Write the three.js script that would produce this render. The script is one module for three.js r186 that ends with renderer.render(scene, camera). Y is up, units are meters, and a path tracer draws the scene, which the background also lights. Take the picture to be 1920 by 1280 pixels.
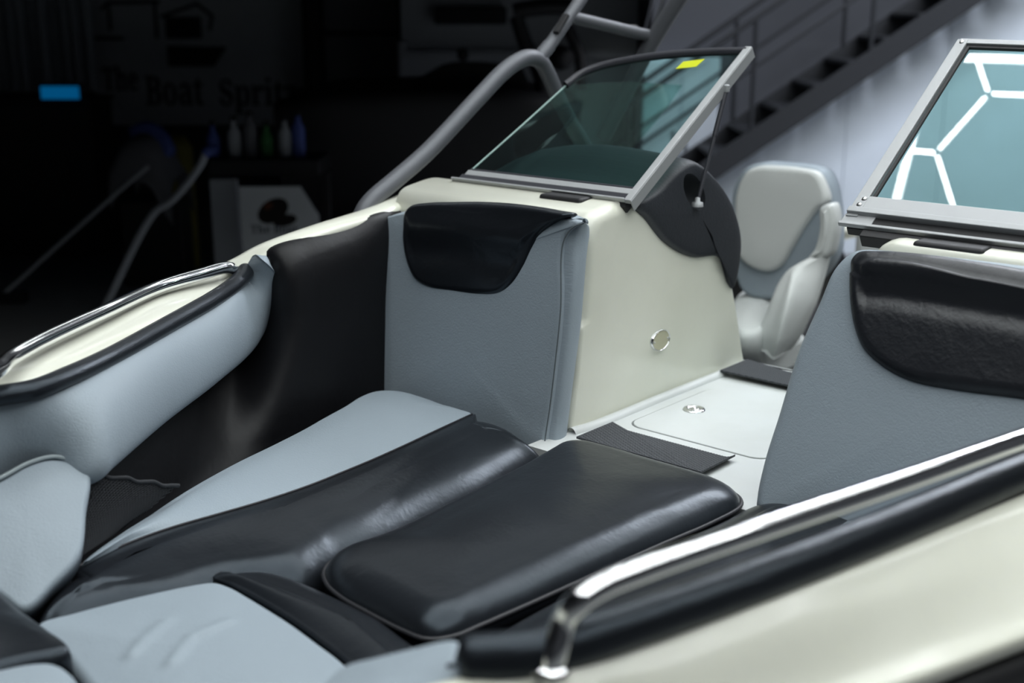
import * as THREE from 'three';
import { RoundedBoxGeometry } from 'three/addons/geometries/RoundedBoxGeometry.js';
import { mergeGeometries as joinAll, mergeVertices } from 'three/addons/utils/BufferGeometryUtils.js';
import { RectAreaLightUniformsLib } from 'three/addons/lights/RectAreaLightUniformsLib.js';
import { Brush, Evaluator, SUBTRACTION } from 'three-bvh-csg';

// ---------------------------------------------------------------- camera, exposure, large lights
const scene = new THREE.Scene();
scene.background = new THREE.Color(0x000000);
const R = Math.PI / 180;
const YAW = 41 * R, PITCH = 15.3 * R;
const camera = new THREE.PerspectiveCamera(2 * Math.atan(640 / 2300) / R, 1.5, 0.05, 60);
camera.position.set(1.38, 1.92, 0);
camera.lookAt(1.38 - Math.sin(YAW) * Math.cos(PITCH), 1.92 - Math.sin(PITCH), -Math.cos(YAW) * Math.cos(PITCH));
camera.focus = 2.6;
camera.userData.fStop = 2.2;
const renderer = new THREE.WebGLRenderer({ antialias: true });
renderer.toneMapping = THREE.LinearToneMapping;
renderer.toneMappingExposure = 1.08;
renderer.shadowMap.enabled = true;
RectAreaLightUniformsLib.init();
const TUBE_GLOW = 12;            // what the eye sees of a tube of the hexagon light
const TUBE_LIGHT = 34;          // the light that each tube gives
const BORDER_LIGHT = 30;
const STAIR_LIGHT = 115;         // ceiling strips by the stairs
const CEILING = 5.4, LIGHT_HEIGHT = 5.0;

// ---------------------------------------------------------------- helpers
let seed = 7;
const rnd = () => ((seed = (seed * 1664525 + 1013904223) >>> 0) / 4294967296);
const V = (a) => new THREE.Vector3(a[0], a[1], a[2]);
const Vs = (l) => l.map(V);
const names = new Map();
function numbered(n) { const k = names.get(n) || 0; names.set(n, k + 1); return k ? `${n}_${String(k).padStart(3, '0')}` : n; }
function mesh(name, geo, mat, parent) {
  const m = new THREE.Mesh(geo, mat); m.name = name; m.castShadow = m.receiveShadow = true;
  parent.add(m); return m;
}
function thing(name, label, category, group) {
  const g = new THREE.Group(); g.name = numbered(name); g.userData = { label, category };
  if (group) g.userData.group = group;
  scene.add(g); return g;
}
function settle(g) {                                  // puts the group's own origin at its base
  const b = new THREE.Box3().setFromObject(g), c = b.getCenter(new THREE.Vector3()); c.y = b.min.y;
  for (const k of g.children) k.position.sub(c);
  g.position.copy(c); return g;
}
function structure(name, geo, mat, label, category) {
  const m = mesh(name, geo, mat, scene); m.userData = { kind: 'structure', label, category }; return m;
}
const noise = (() => {                                // tileable value noise
  const T = []; for (let i = 0; i < 65536; i++) T.push(rnd());
  const h = (x, y, s) => T[((x * 131 + y * 7919 + s * 1013) % 65536 + 65536) % 65536];
  return (x, y, per, s = 0) => {
    const xi = Math.floor(x), yi = Math.floor(y), fx = x - xi, fy = y - yi, w = (k) => ((k % per) + per) % per;
    const a = fx * fx * (3 - 2 * fx), b = fy * fy * (3 - 2 * fy);
    const q = (i, j) => h(w(xi + i), w(yi + j), s);
    return (q(0, 0) * (1 - a) + q(1, 0) * a) * (1 - b) + (q(0, 1) * (1 - a) + q(1, 1) * a) * b;
  };
})();
function fbm(u, v, base, oct, s = 0, ridge = false) {
  let t = 0, a = 0.5, p = base, sum = 0;
  for (let i = 0; i < oct; i++, p *= 2, a *= 0.5) { let n = noise(u * p, v * p, p, s + i); if (ridge) n = 1 - Math.abs(2 * n - 1); t += n * a; sum += a; }
  return t / sum;
}
function texture(size, fn, color) {
  const d = new Uint8Array(size * size * 4);
  for (let y = 0; y < size; y++) for (let x = 0; x < size; x++) {
    const c = fn(x / size, y / size), k = (y * size + x) * 4;
    if (Array.isArray(c)) { d[k] = c[0] * 255; d[k + 1] = c[1] * 255; d[k + 2] = c[2] * 255; } else d[k] = d[k + 1] = d[k + 2] = Math.max(0, Math.min(1, c)) * 255;
    d[k + 3] = 255;
  }
  const t = new THREE.DataTexture(d, size, size); t.wrapS = t.wrapT = THREE.RepeatWrapping; t.magFilter = t.minFilter = THREE.LinearFilter;
  if (color) t.colorSpace = THREE.SRGBColorSpace;
  t.needsUpdate = true; return t;
}
const rep = (t, k) => { const c = t.clone(); c.repeat.set(k, k); c.needsUpdate = true; return c; };
const lin = (r, g, b) => new THREE.Color().setRGB(r, g, b);

// ---------------------------------------------------------------- materials
const grainT = texture(512, (u, v) => 0.65 * fbm(u, v, 64, 3, 1, true) + 0.35 * fbm(u, v, 12, 3, 9));
const creaseT = texture(512, (u, v) => Math.pow(fbm(u + 0.05 * fbm(u, v, 6, 2, 3), v, 7, 5, 21, true), 1.5) * 0.7 + 0.3 * fbm(u, v, 48, 2, 5));
const weaveT = texture(256, (u, v) => { const a = Math.sin(u * 64 * Math.PI), b = Math.sin((v + (Math.floor(u * 32) % 2) / 64) * 64 * Math.PI); return 0.5 + 0.5 * a * b; });
const oldT = texture(512, (u, v) => { const n = fbm(u, v, 4, 6, 41); const k = 0.93 + 0.07 * n; return [k, k, k * (0.985 + 0.015 * n)]; }, true);
const phys = (o) => new THREE.MeshPhysicalMaterial({ side: THREE.DoubleSide, ...o });
const M = {
  grey: phys({ color: lin(0.30, 0.352, 0.398), roughness: 0.52, bumpMap: rep(grainT, 5), bumpScale: 0.0006, specularIntensity: 0.8 }),
  greySide: phys({ color: lin(0.30, 0.352, 0.398), roughness: 0.55, bumpMap: rep(grainT, 5), bumpScale: 0.0006 }),
  black: phys({ color: lin(0.011, 0.0125, 0.0155), roughness: 0.3, specularIntensity: 0.85, specularColor: lin(0.72, 0.86, 1), bumpMap: rep(creaseT, 3), bumpScale: 0.0006 }),
  blackCrease: phys({ color: lin(0.013, 0.0145, 0.019), roughness: 0.4, bumpMap: rep(creaseT, 3.2), bumpScale: 0.0013 }),
  piping: phys({ color: lin(0.02, 0.02, 0.024), roughness: 0.5 }),
  pipingGrey: phys({ color: lin(0.34, 0.39, 0.41), roughness: 0.5 }),
  thread: phys({ color: lin(0.10, 0.12, 0.13), roughness: 0.7 }),
  gel: phys({ color: lin(0.84, 0.84, 0.745), roughness: 0.34, roughnessMap: null, map: rep(oldT, 1.2), clearcoat: 0.5, clearcoatRoughness: 0.12 }),
  gelMatte: phys({ color: lin(0.68, 0.70, 0.71), roughness: 0.5, map: rep(oldT, 2) }),
  chrome: phys({ color: lin(0.78, 0.79, 0.80), roughness: 0.12, metalness: 1 }),
  alu: phys({ color: lin(0.42, 0.43, 0.44), roughness: 0.5, metalness: 0.55, bumpMap: rep(grainT, 8), bumpScale: 0.0002 }),
  darkTrim: phys({ color: lin(0.035, 0.036, 0.045), roughness: 0.4 }),
  rubber: phys({ color: lin(0.012, 0.012, 0.014), roughness: 0.6 }),
  pod: phys({ color: lin(0.017, 0.02, 0.026), roughness: 0.55, bumpMap: rep(grainT, 4), bumpScale: 0.0008 }),
  tower: phys({ color: lin(0.12, 0.125, 0.14), roughness: 0.5, metalness: 0.3 }),
  mat: phys({ color: lin(0.05, 0.054, 0.062), roughness: 0.8, bumpMap: rep(weaveT, 3.2), bumpScale: 0.004 }),
  net: phys({ color: lin(0.02, 0.022, 0.026), roughness: 0.8 }),
  liner: phys({ color: lin(0.005, 0.005, 0.0065), roughness: 0.5, specularIntensity: 0.6, bumpMap: rep(creaseT, 2), bumpScale: 0.001 }),
  carpet: phys({ color: lin(0.03, 0.031, 0.034), roughness: 0.95 }),
  hull: phys({ color: lin(0.01, 0.01, 0.012), roughness: 0.3 }),
  glass: phys({ color: lin(0.46, 0.70, 0.66), roughness: 0.0, transmission: 1, thickness: 0, ior: 1.52 }),
  glassEdge: phys({ color: lin(0.35, 0.5, 0.47), roughness: 0.3 }),
  vinylWhite: phys({ color: lin(0.62, 0.64, 0.63), roughness: 0.45, bumpMap: rep(grainT, 5), bumpScale: 0.0006 }),
  yellow: phys({ color: lin(0.62, 0.68, 0.0), roughness: 0.5 }),
  lens: phys({ color: lin(0.60, 0.58, 0.42), roughness: 0.4, metalness: 0.3 }),
  screw: phys({ color: lin(0.5, 0.5, 0.5), roughness: 0.3, metalness: 1 }),
  tube: phys({ color: lin(0.8, 0.8, 0.8), roughness: 0.5, emissive: lin(0.95, 1.0, 1.0), emissiveIntensity: TUBE_GLOW }),
  addedTube: phys({ color: lin(0.8, 0.8, 0.8), roughness: 0.5, emissive: lin(0.95, 1, 1), emissiveIntensity: 3 }),
  boarding: phys({ color: lin(0.72, 0.79, 0.9), roughness: 0.8, map: rep(oldT, 0.6) }),
  housing: phys({ color: lin(0.5, 0.5, 0.5), roughness: 0.5 }),
  wallGrey: phys({ color: lin(0.085, 0.09, 0.108), roughness: 0.9, map: rep(oldT, 0.4) }),
  wallDark: phys({ color: lin(0.06, 0.062, 0.07), roughness: 0.9 }),
  ceiling: phys({ color: lin(0.04, 0.04, 0.045), roughness: 0.9 }),
  concrete: phys({ color: lin(0.2, 0.205, 0.215), roughness: 0.6, map: rep(oldT, 0.5) }),
  steel: phys({ color: lin(0.016, 0.018, 0.023), roughness: 0.6 }),
  darkGoods: phys({ color: lin(0.01, 0.01, 0.012), roughness: 0.6 }),
  darkPanel: phys({ color: lin(0.16, 0.165, 0.18), roughness: 0.8 }),
  cloth: phys({ color: lin(0.5, 0.55, 0.6), roughness: 0.9 }),
  palePanel: phys({ color: lin(0.45, 0.48, 0.52), roughness: 0.7 }),
  olive: phys({ color: lin(0.25, 0.22, 0.04), roughness: 0.7 }),
  greenGoods: phys({ color: lin(0.05, 0.2, 0.06), roughness: 0.7 }),
  blueGoods: phys({ color: lin(0.08, 0.12, 0.4), roughness: 0.6 }),
  screen: phys({ color: lin(0.0, 0.02, 0.05), roughness: 0.4, emissive: lin(0.0, 0.30, 0.8), emissiveIntensity: 0.2 }),
};

// ---------------------------------------------------------------- geometry builders
function finish(pos, idx, axes) {
  let g = new THREE.BufferGeometry();
  g.setAttribute('position', new THREE.Float32BufferAttribute(pos, 3)); g.setIndex(idx);
  g = mergeVertices(g, 1e-5); g.computeVertexNormals();
  const p = g.attributes.position, uv = new Float32Array(p.count * 2), [T, B] = axes;
  for (let i = 0; i < p.count; i++) { const v = new THREE.Vector3().fromBufferAttribute(p, i); uv[2 * i] = v.dot(T); uv[2 * i + 1] = v.dot(B); }
  g.setAttribute('uv', new THREE.BufferAttribute(uv, 2)); return g;
}
function axesOf(N) {
  const T = new THREE.Vector3(0.31, 0.12, -0.9).cross(N); if (T.length() < 0.2) T.set(1, 0, 0).cross(N);
  T.normalize(); return [T, new THREE.Vector3().crossVectors(N, T).normalize()];
}
function newell(P) {
  const n = new THREE.Vector3();
  P.forEach((a, i) => { const b = P[(i + 1) % P.length]; n.x += (a.y - b.y) * (a.z + b.z); n.y += (a.z - b.z) * (a.x + b.x); n.z += (a.x - b.x) * (a.y + b.y); });
  return n.normalize();
}
function nearest(S, p) {
  if (S.length === 1) return S[0].clone();
  let best = null, bd = 1e9; const l = new THREE.Line3(), q = new THREE.Vector3();
  for (let i = 0; i + 1 < S.length; i++) { l.set(S[i], S[i + 1]); l.closestPointToPoint(p, true, q); const d = q.distanceTo(p); if (d < bd) { bd = d; best = q.clone(); } }
  return best;
}
// a stuffed pad: a closed outline on its seam line, rounded over by r, with a crown towards its spine, thick below
function pad(outline, o = {}) {
  const n = o.n || 140, C = new THREE.CatmullRomCurve3(Vs(outline), true, 'centripetal', 0.5), P = C.getSpacedPoints(n).slice(0, n);
  const N = o.normal ? V(o.normal).normalize() : newell(P); if (!o.normal && N.dot(V(o.toward || [0, 1, 0])) < 0) N.negate();
  const mid = P.reduce((s, p) => s.add(p), new THREE.Vector3()).divideScalar(n), S = o.spine ? Vs(o.spine) : [mid];
  const thick = o.thick ?? 0.05, crown = o.crown ?? 0.004, sq = o.squash || 1, K = o.steps || 6, L = o.rings || 9, rings = [];
  const add = (f) => rings.push(P.map(f));
  const folds = (o.folds || []).map((f) => ({ l: Vs(f.line), w: f.w, h: f.h })), fold = (q) => folds.reduce((t, f) => t + f.h * Math.exp(-((nearest(f.l, q).distanceTo(q) / f.w) ** 2)), 0);
  const info = P.map((p) => { const s = nearest(S, p), len = s.distanceTo(p); let r = typeof o.r === 'function' ? o.r(p) : (o.r ?? 0.02); r = Math.min(r, len * 0.8, thick); return { s, len, r }; });
  const wav = (p) => (o.rumple ? o.rumple * (fbm((p.x + 5) * 0.9, (p.z + p.y + 7) * 0.9, 8, 3, 3) - 0.5) : 0);
  add((p, i) => info[i].s.clone().addScaledVector(N, -thick));
  add((p, i) => p.clone().addScaledVector(N, -thick));
  for (let k = 0; k <= K; k++) { const t = k / K * Math.PI / 2; add((p, i) => { const { s, len, r } = info[i], d = r * (1 - Math.cos(t)); const q = p.clone().lerp(s, d / len); return q.addScaledVector(N, sq * r * (Math.sin(t) - 1) + wav(q) * Math.sin(t)); }); }
  for (let k = 1; k <= L; k++) { const t = k / L; add((p, i) => { const { s, len, r } = info[i], d = r + (len - r) * t; const q = p.clone().lerp(s, d / len); return q.addScaledVector(N, crown * (1 - (1 - t) ** 2) + wav(q) + fold(q)); }); }
  const pos = [], idx = []; rings.forEach((r) => r.forEach((p) => pos.push(p.x, p.y, p.z)));
  const ccw = newell(P).dot(N) > 0;
  for (let k = 0; k + 1 < rings.length; k++) for (let i = 0; i < n; i++) {
    const a = k * n + i, b = k * n + (i + 1) % n, c = a + n, d = b + n;
    if (ccw) idx.push(a, b, d, a, d, c); else idx.push(a, d, b, a, c, d);
  }
  return finish(pos, idx, axesOf(N));
}
// a skin through curves of equally many points, thick behind
function loft(curves, o = {}) {
  const nu = o.nu || 70, nv = o.nv || 14, C = curves.map((c) => new THREE.CatmullRomCurve3(Vs(c), false, 'centripetal', 0.5));
  const grid = [];
  for (let i = 0; i <= nu; i++) {
    const row = C.map((c) => c.getPoint(i / nu)), X = row.length > 2 ? new THREE.CatmullRomCurve3(row, false, 'centripetal', 0.5) : new THREE.LineCurve3(row[0], row[1]);
    const out = []; for (let j = 0; j <= nv; j++) out.push(X.getPoint(j / nv)); grid.push(out);
  }
  const id = (i, j) => i * (nv + 1) + j, W = (nu + 1) * (nv + 1), pos = [], idx = [];
  grid.flat().forEach((p) => pos.push(p.x, p.y, p.z));
  for (let i = 0; i < nu; i++) for (let j = 0; j < nv; j++) { const a = id(i, j), b = id(i + 1, j), c = id(i, j + 1), d = id(i + 1, j + 1); if (o.flip) idx.push(a, b, d, a, d, c); else idx.push(a, d, b, a, c, d); }
  const N0 = new THREE.Vector3();
  { const g = new THREE.BufferGeometry(); g.setAttribute('position', new THREE.Float32BufferAttribute(pos, 3)); g.setIndex(idx); g.computeVertexNormals(); const q = g.attributes.normal;
    for (let i = 0; i < W; i++) N0.add(new THREE.Vector3().fromBufferAttribute(q, i)); N0.normalize();
    if (o.thick) {
      for (let i = 0; i < W; i++) pos.push(pos[3 * i] - q.getX(i) * o.thick, pos[3 * i + 1] - q.getY(i) * o.thick, pos[3 * i + 2] - q.getZ(i) * o.thick);
      const m = idx.length; for (let i = 0; i < m; i += 3) idx.push(idx[i] + W, idx[i + 2] + W, idx[i + 1] + W);
      const rim = []; for (let i = 0; i <= nu; i++) rim.push(id(i, 0)); for (let j = 1; j <= nv; j++) rim.push(id(nu, j)); for (let i = nu - 1; i >= 0; i--) rim.push(id(i, nv)); for (let j = nv - 1; j > 0; j--) rim.push(id(0, j));
      const at = pos.length / 3; rim.forEach((k) => pos.push(pos[3 * k], pos[3 * k + 1], pos[3 * k + 2])); rim.forEach((k) => pos.push(pos[3 * (k + W)], pos[3 * (k + W) + 1], pos[3 * (k + W) + 2]));
      const r = rim.length; for (let i = 0; i < r; i++) { const a = at + i, b = at + (i + 1) % r; idx.push(a, b, b + r, a, b + r, a + r); }
    } }
  return finish(pos, idx, axesOf(N0));
}
// a round bar along points; taper rounds its ends off
function tube(points, radius, o = {}) {
  const c = new THREE.CatmullRomCurve3(Vs(points), !!o.closed, o.kind || 'centripetal', 0.5), seg = o.seg || Math.max(24, points.length * 10);
  const g = new THREE.TubeGeometry(c, seg, radius, o.radial || 14, !!o.closed);
  if (o.flat || o.taper) {
    const p = g.attributes.position, m = (o.radial || 14) + 1, ctr = new THREE.Vector3();
    for (let i = 0; i <= seg; i++) {
      c.getPointAt(i / seg, ctr); const e = o.taper ? Math.sqrt(Math.max(0.0004, 1 - Math.max(0, 1 - Math.min(i / seg, (o.oneEnd ? 1 : 1 - i / seg)) / o.taper) ** 2)) : 1;
      for (let j = 0; j < m; j++) { const k = i * m + j; p.setXYZ(k, ctr.x + (p.getX(k) - ctr.x) * e, ctr.y + (p.getY(k) - ctr.y) * e * (o.flat || 1), ctr.z + (p.getZ(k) - ctr.z) * e); }
    }
    g.computeVertexNormals();
  }
  return g;
}
// a straight bar with softened edges: from a to b, w across, h along `up`
function bar(a, b, w, h, up = [0, 1, 0], r = 0.002) {
  const A = V(a), B = V(b), d = B.clone().sub(A), len = d.length(); d.normalize();
  const U = V(up).addScaledVector(d, -V(up).dot(d)).normalize(), S = new THREE.Vector3().crossVectors(d, U);
  const g = new RoundedBoxGeometry(len, h, w, 2, Math.min(r, w * 0.45, h * 0.45));
  g.applyMatrix4(new THREE.Matrix4().makeBasis(d, U, S).setPosition(A.add(B).multiplyScalar(0.5))); return g;
}
function box(w, h, d, x, y, z, r = 0.004) { const g = new RoundedBoxGeometry(w, h, d, 2, Math.min(r, w * 0.4, h * 0.4, d * 0.4)); g.translate(x, y, z); return g; }
function turned(profile, at, N, seg = 32) {           // a lathe standing at a point, its axis along N
  const g = new THREE.LatheGeometry(profile.map(([x, y]) => new THREE.Vector2(x, y)), seg);
  g.applyQuaternion(new THREE.Quaternion().setFromUnitVectors(new THREE.Vector3(0, 1, 0), V(N).normalize())); g.translate(at[0], at[1], at[2]); return g;
}
const mergeGeometries = (l) => joinAll(l.map((g) => { const q = g.index ? g.toNonIndexed() : g; for (const k of Object.keys(q.attributes)) if (!['position', 'normal', 'uv'].includes(k)) q.deleteAttribute(k); q.clearGroups(); return q; }));
const off = (l, x, y, z) => l.map((p) => [p[0] + x, p[1] + y, p[2] + z]);
const mix = (a, b, t, up = 0, out = 0) => a.map((p, i) => [p[0] + (b[i][0] - p[0]) * t + out, p[1] + (b[i][1] - p[1]) * t + up, p[2] + (b[i][2] - p[2]) * t]);

// ---------------------------------------------------------------- the hall (turned to face the stairs wall)
const hall = (o, x = 0, z = 0, y = 0) => { o.rotation.y = YAW; o.position.set(1.38 + Math.cos(YAW) * x + Math.sin(YAW) * z, y, -Math.sin(YAW) * x + Math.cos(YAW) * z); return o; };
const WX0 = [[1.171,0.639,-10.6]][0][0], LEFT = -7.5, RIGHT = 6.5, BACK = -12.4, NEAR = -10.6, FRONT = 4.5, TH = 0.25;
const wbox = (x0, x1, z0, z1, y0, y1) => { const g = new THREE.BoxGeometry(x1 - x0, y1 - y0, z1 - z0); const m = new THREE.Vector3((x0 + x1) / 2, 0, (z0 + z1) / 2); g.translate(0, (y0 + y1) / 2, 0); g.userData = { x: m.x, z: m.z }; return g; };
function shell(name, b, mat, label, category) { const g = wbox(...b), m = structure(name, g, mat, label, category); return hall(m, g.userData.x, g.userData.z); }
shell('floor', [LEFT - TH, RIGHT + TH, BACK - TH, FRONT + TH, -0.2, 0], M.concrete, 'dark concrete floor of the workshop hall', 'floor');
shell('ceiling', [LEFT - TH, RIGHT + TH, BACK - TH, FRONT + TH, CEILING, CEILING + 0.2], M.ceiling, 'black ceiling of the workshop hall', 'ceiling');
shell('wall_back', [WX0, RIGHT, NEAR - TH, NEAR, 0, CEILING], M.wallGrey, 'pale grey wall behind the steel stairs', 'wall');
shell('wall_rear', [LEFT - TH, WX0 + TH, BACK - TH, BACK, 0, CEILING], M.wallDark, 'dark rear wall behind the banner', 'wall');
shell('wall_return', [WX0, WX0 + TH, BACK, NEAR - TH, 0, CEILING], M.wallDark, 'short dark return wall beside the stairs wall', 'wall');
shell('wall_left', [LEFT - TH, LEFT, BACK, FRONT, 0, CEILING], M.wallDark, 'dark side wall of the hall', 'wall');
shell('wall_right', [RIGHT, RIGHT + TH, NEAR - TH, FRONT, 0, CEILING], M.wallDark, 'dark side wall past the stairs', 'wall');
const HEAD = 1.98, HX = 0.5, HZ = -4.7;     // an unseen header wall added to keep the boat lights off the far hall
shell('shade_header', [LEFT, HX, HZ - TH, HZ, HEAD, CEILING], M.wallDark, 'added unseen header wall that keeps lamp light out of the far hall', 'wall');
{ const a = new THREE.Vector3(HX, 0, HZ), b = new THREE.Vector3(WX0, 0, NEAR - TH), d = b.clone().sub(a), g = new THREE.BoxGeometry(TH, CEILING - HEAD, d.length() + 0.1); g.translate(0, (CEILING + HEAD) / 2, 0); g.rotateY(Math.atan2(d.x, d.z)); const m = structure('shade_header_side', g, M.wallDark, 'added unseen header wall that keeps the stairs lights out of the far hall', 'wall'), c = a.add(b).multiplyScalar(0.5); hall(m, c.x - 0.12, c.z); }  // second added blocker, closes the far hall to light from the stairs side
shell('wall_front', [LEFT - TH, RIGHT + TH, FRONT, FRONT + TH, 0, CEILING], M.wallDark, 'dark wall behind the viewer', 'wall');

// ---------------------------------------------------------------- the hexagon light over the boat
{
  const t = thing('hexagon_light', 'hexagon grid of white light tubes hung over the boat', 'light');
  const X0 = -1.22, X1 = 4.3, Z0 = -4.12, Z1 = 0.4, a = 0.37, y = LIGHT_HEIGHT, edges = new Map();
  const cl = (p, q) => {                              // clip a side to the frame
    let t0 = 0, t1 = 1; const d = [q[0] - p[0], q[1] - p[1]];
    for (const [e, lo, hi, s] of [[d[0], X0, X1, p[0]], [d[1], Z0, Z1, p[1]]]) { if (Math.abs(e) < 1e-9) { if (s < lo || s > hi) return null; } else { const u = (lo - s) / e, v = (hi - s) / e; t0 = Math.max(t0, Math.min(u, v)); t1 = Math.min(t1, Math.max(u, v)); } }
    return t1 - t0 > 0.12 ? [[p[0] + d[0] * t0, p[1] + d[1] * t0], [p[0] + d[0] * t1, p[1] + d[1] * t1]] : null;
  };
  for (let i = -2; i < 13; i++) for (let j = -3; j < 13; j++) {
    const cx = -0.71 + i * 1.5 * a, cz = -3.62 + (j + (i & 1) * 0.5) * Math.sqrt(3) * a;
    for (let k = 0; k < 6; k++) {
      const f = (m) => [cx + a * Math.cos(m * Math.PI / 3), cz + a * Math.sin(m * Math.PI / 3)], p = f(k), q = f(k + 1), e = cl(p, q);
      if (e) { const key = [(p[0] + q[0]) / 2, (p[1] + q[1]) / 2].map((v) => v.toFixed(2)).join(); edges.set(key, e); }
    }
  }
  const lamp = (p, q, w, glow) => {
    const dx = q[0] - p[0], dz = q[1] - p[1], len = Math.hypot(dx, dz), u = [dx / len, dz / len], s = Math.min(0.02, len * 0.1), A = [p[0] + u[0] * s, y, p[1] + u[1] * s], B = [q[0] - u[0] * s, y, q[1] - u[1] * s];
    mesh('light_tube', tube([A, B], w / 2, { seg: 1, radial: 6 }), M.tube, t);
    const L = new THREE.RectAreaLight(new THREE.Color(0.95, 1, 1), glow, len - 2 * s, w); L.position.set((A[0] + B[0]) / 2, y - w / 2 - 0.004, (A[2] + B[2]) / 2); L.lookAt(L.position.x, y - 3, L.position.z); L.rotation.set(-Math.PI / 2, 0, -Math.atan2(dz, dx)); L.name = 'light_tube_light'; scene.add(L);
  };
  for (const e of edges.values()) lamp(e[0], e[1], 0.018, TUBE_LIGHT);
  for (const [p, q] of [[[X0, Z0], [X1, Z0]], [[X0, Z1], [X1, Z1]], [[X0, Z0], [X0, Z1]], [[X1, Z0], [X1, Z1]]]) lamp(p, q, 0.034, BORDER_LIGHT);
  for (const [x, z] of [[X0, Z0], [X1, Z0], [X0, Z1], [X1, Z1]]) mesh('hanger', tube([[x, y, z], [x, CEILING, z]], 0.003, { seg: 1, radial: 6 }), M.steel, t);
  settle(t);
}
// straight light battens over the stern and beside the boat
for (const [x, z0, z1, glow, where] of [[0.1, -5.9, -4.4, TUBE_LIGHT, 'over the stern of the boat, on the helm side'], [1.0, -5.9, -4.4, TUBE_LIGHT, 'over the stern of the boat, midway between two others'], [1.9, -5.9, -4.4, TUBE_LIGHT, 'over the stern of the boat, on the stairs side']]) {
  const t = thing('light_batten', 'straight white light tube hung ' + where, 'light', 'straight light tubes');
  mesh('housing', box(0.08, 0.04, z1 - z0, x, LIGHT_HEIGHT + 0.05, (z0 + z1) / 2), M.housing, t); mesh('light_tube', tube([[x, LIGHT_HEIGHT, z0], [x, LIGHT_HEIGHT, z1]], 0.025, { seg: 1, radial: 6 }), M.tube, t);
  for (const z of [z0 + 0.2, z1 - 0.2]) mesh('hanger', tube([[x, LIGHT_HEIGHT + 0.06, z], [x, CEILING, z]], 0.003, { seg: 1, radial: 6 }), M.steel, t);
  settle(t);
  const L = new THREE.RectAreaLight(new THREE.Color(0.95, 1, 1), glow, 0.05, z1 - z0); L.position.set(x, LIGHT_HEIGHT - 0.03, (z0 + z1) / 2); L.rotation.set(-Math.PI / 2, 0, 0); L.name = 'light_batten_light'; scene.add(L);
}
{ // an unseen tube added on the header, for the highlight along the far rail
  const t = thing('added_rail_light', 'added unseen white light tube that gives the far grab rail its highlight', 'light'), x0 = -2.4, x1 = 0.4, y = 2.75;
  mesh('housing', box(x1 - x0, 0.05, 0.05, (x0 + x1) / 2, 0, 0.03), M.housing, t); mesh('light_tube', tube([[x0, 0, 0.075], [x1, 0, 0.075]], 0.02, { seg: 1, radial: 6 }), M.addedTube, t); hall(t, 0, HZ, y);
  const L = new THREE.RectAreaLight(new THREE.Color(0.95, 1, 1), 4.5, x1 - x0, 0.05); hall(L, (x0 + x1) / 2, HZ + 0.1, y); L.rotation.set(0, YAW + Math.PI, 0); L.name = 'added_rail_light_tube'; scene.add(L);
}
// ceiling strips that wash the stairs wall
for (const x of [3.2, 5.2]) {
  const t = thing('ceiling_light', x < 4 ? 'white ceiling light strip over the middle of the steel stairs' : 'white ceiling light strip over the upper end of the steel stairs', 'light', 'ceiling strips over the stairs');
  mesh('housing', box(2.2, 0.06, 0.26, 0, 0.05, 0), M.housing, t);
  mesh('light_panel', box(2.1, 0.02, 0.2, 0, 0.01, 0), M.tube, t);
  hall(t, x, -7.0, CEILING - 0.09);
  const L = new THREE.RectAreaLight(new THREE.Color(0.88, 0.92, 1), STAIR_LIGHT, 2.1, 0.2); hall(L, x, -7.0, CEILING - 0.1); L.rotation.set(-Math.PI / 2, 0, YAW); L.name = 'ceiling_light_strip'; scene.add(L);
}

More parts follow.
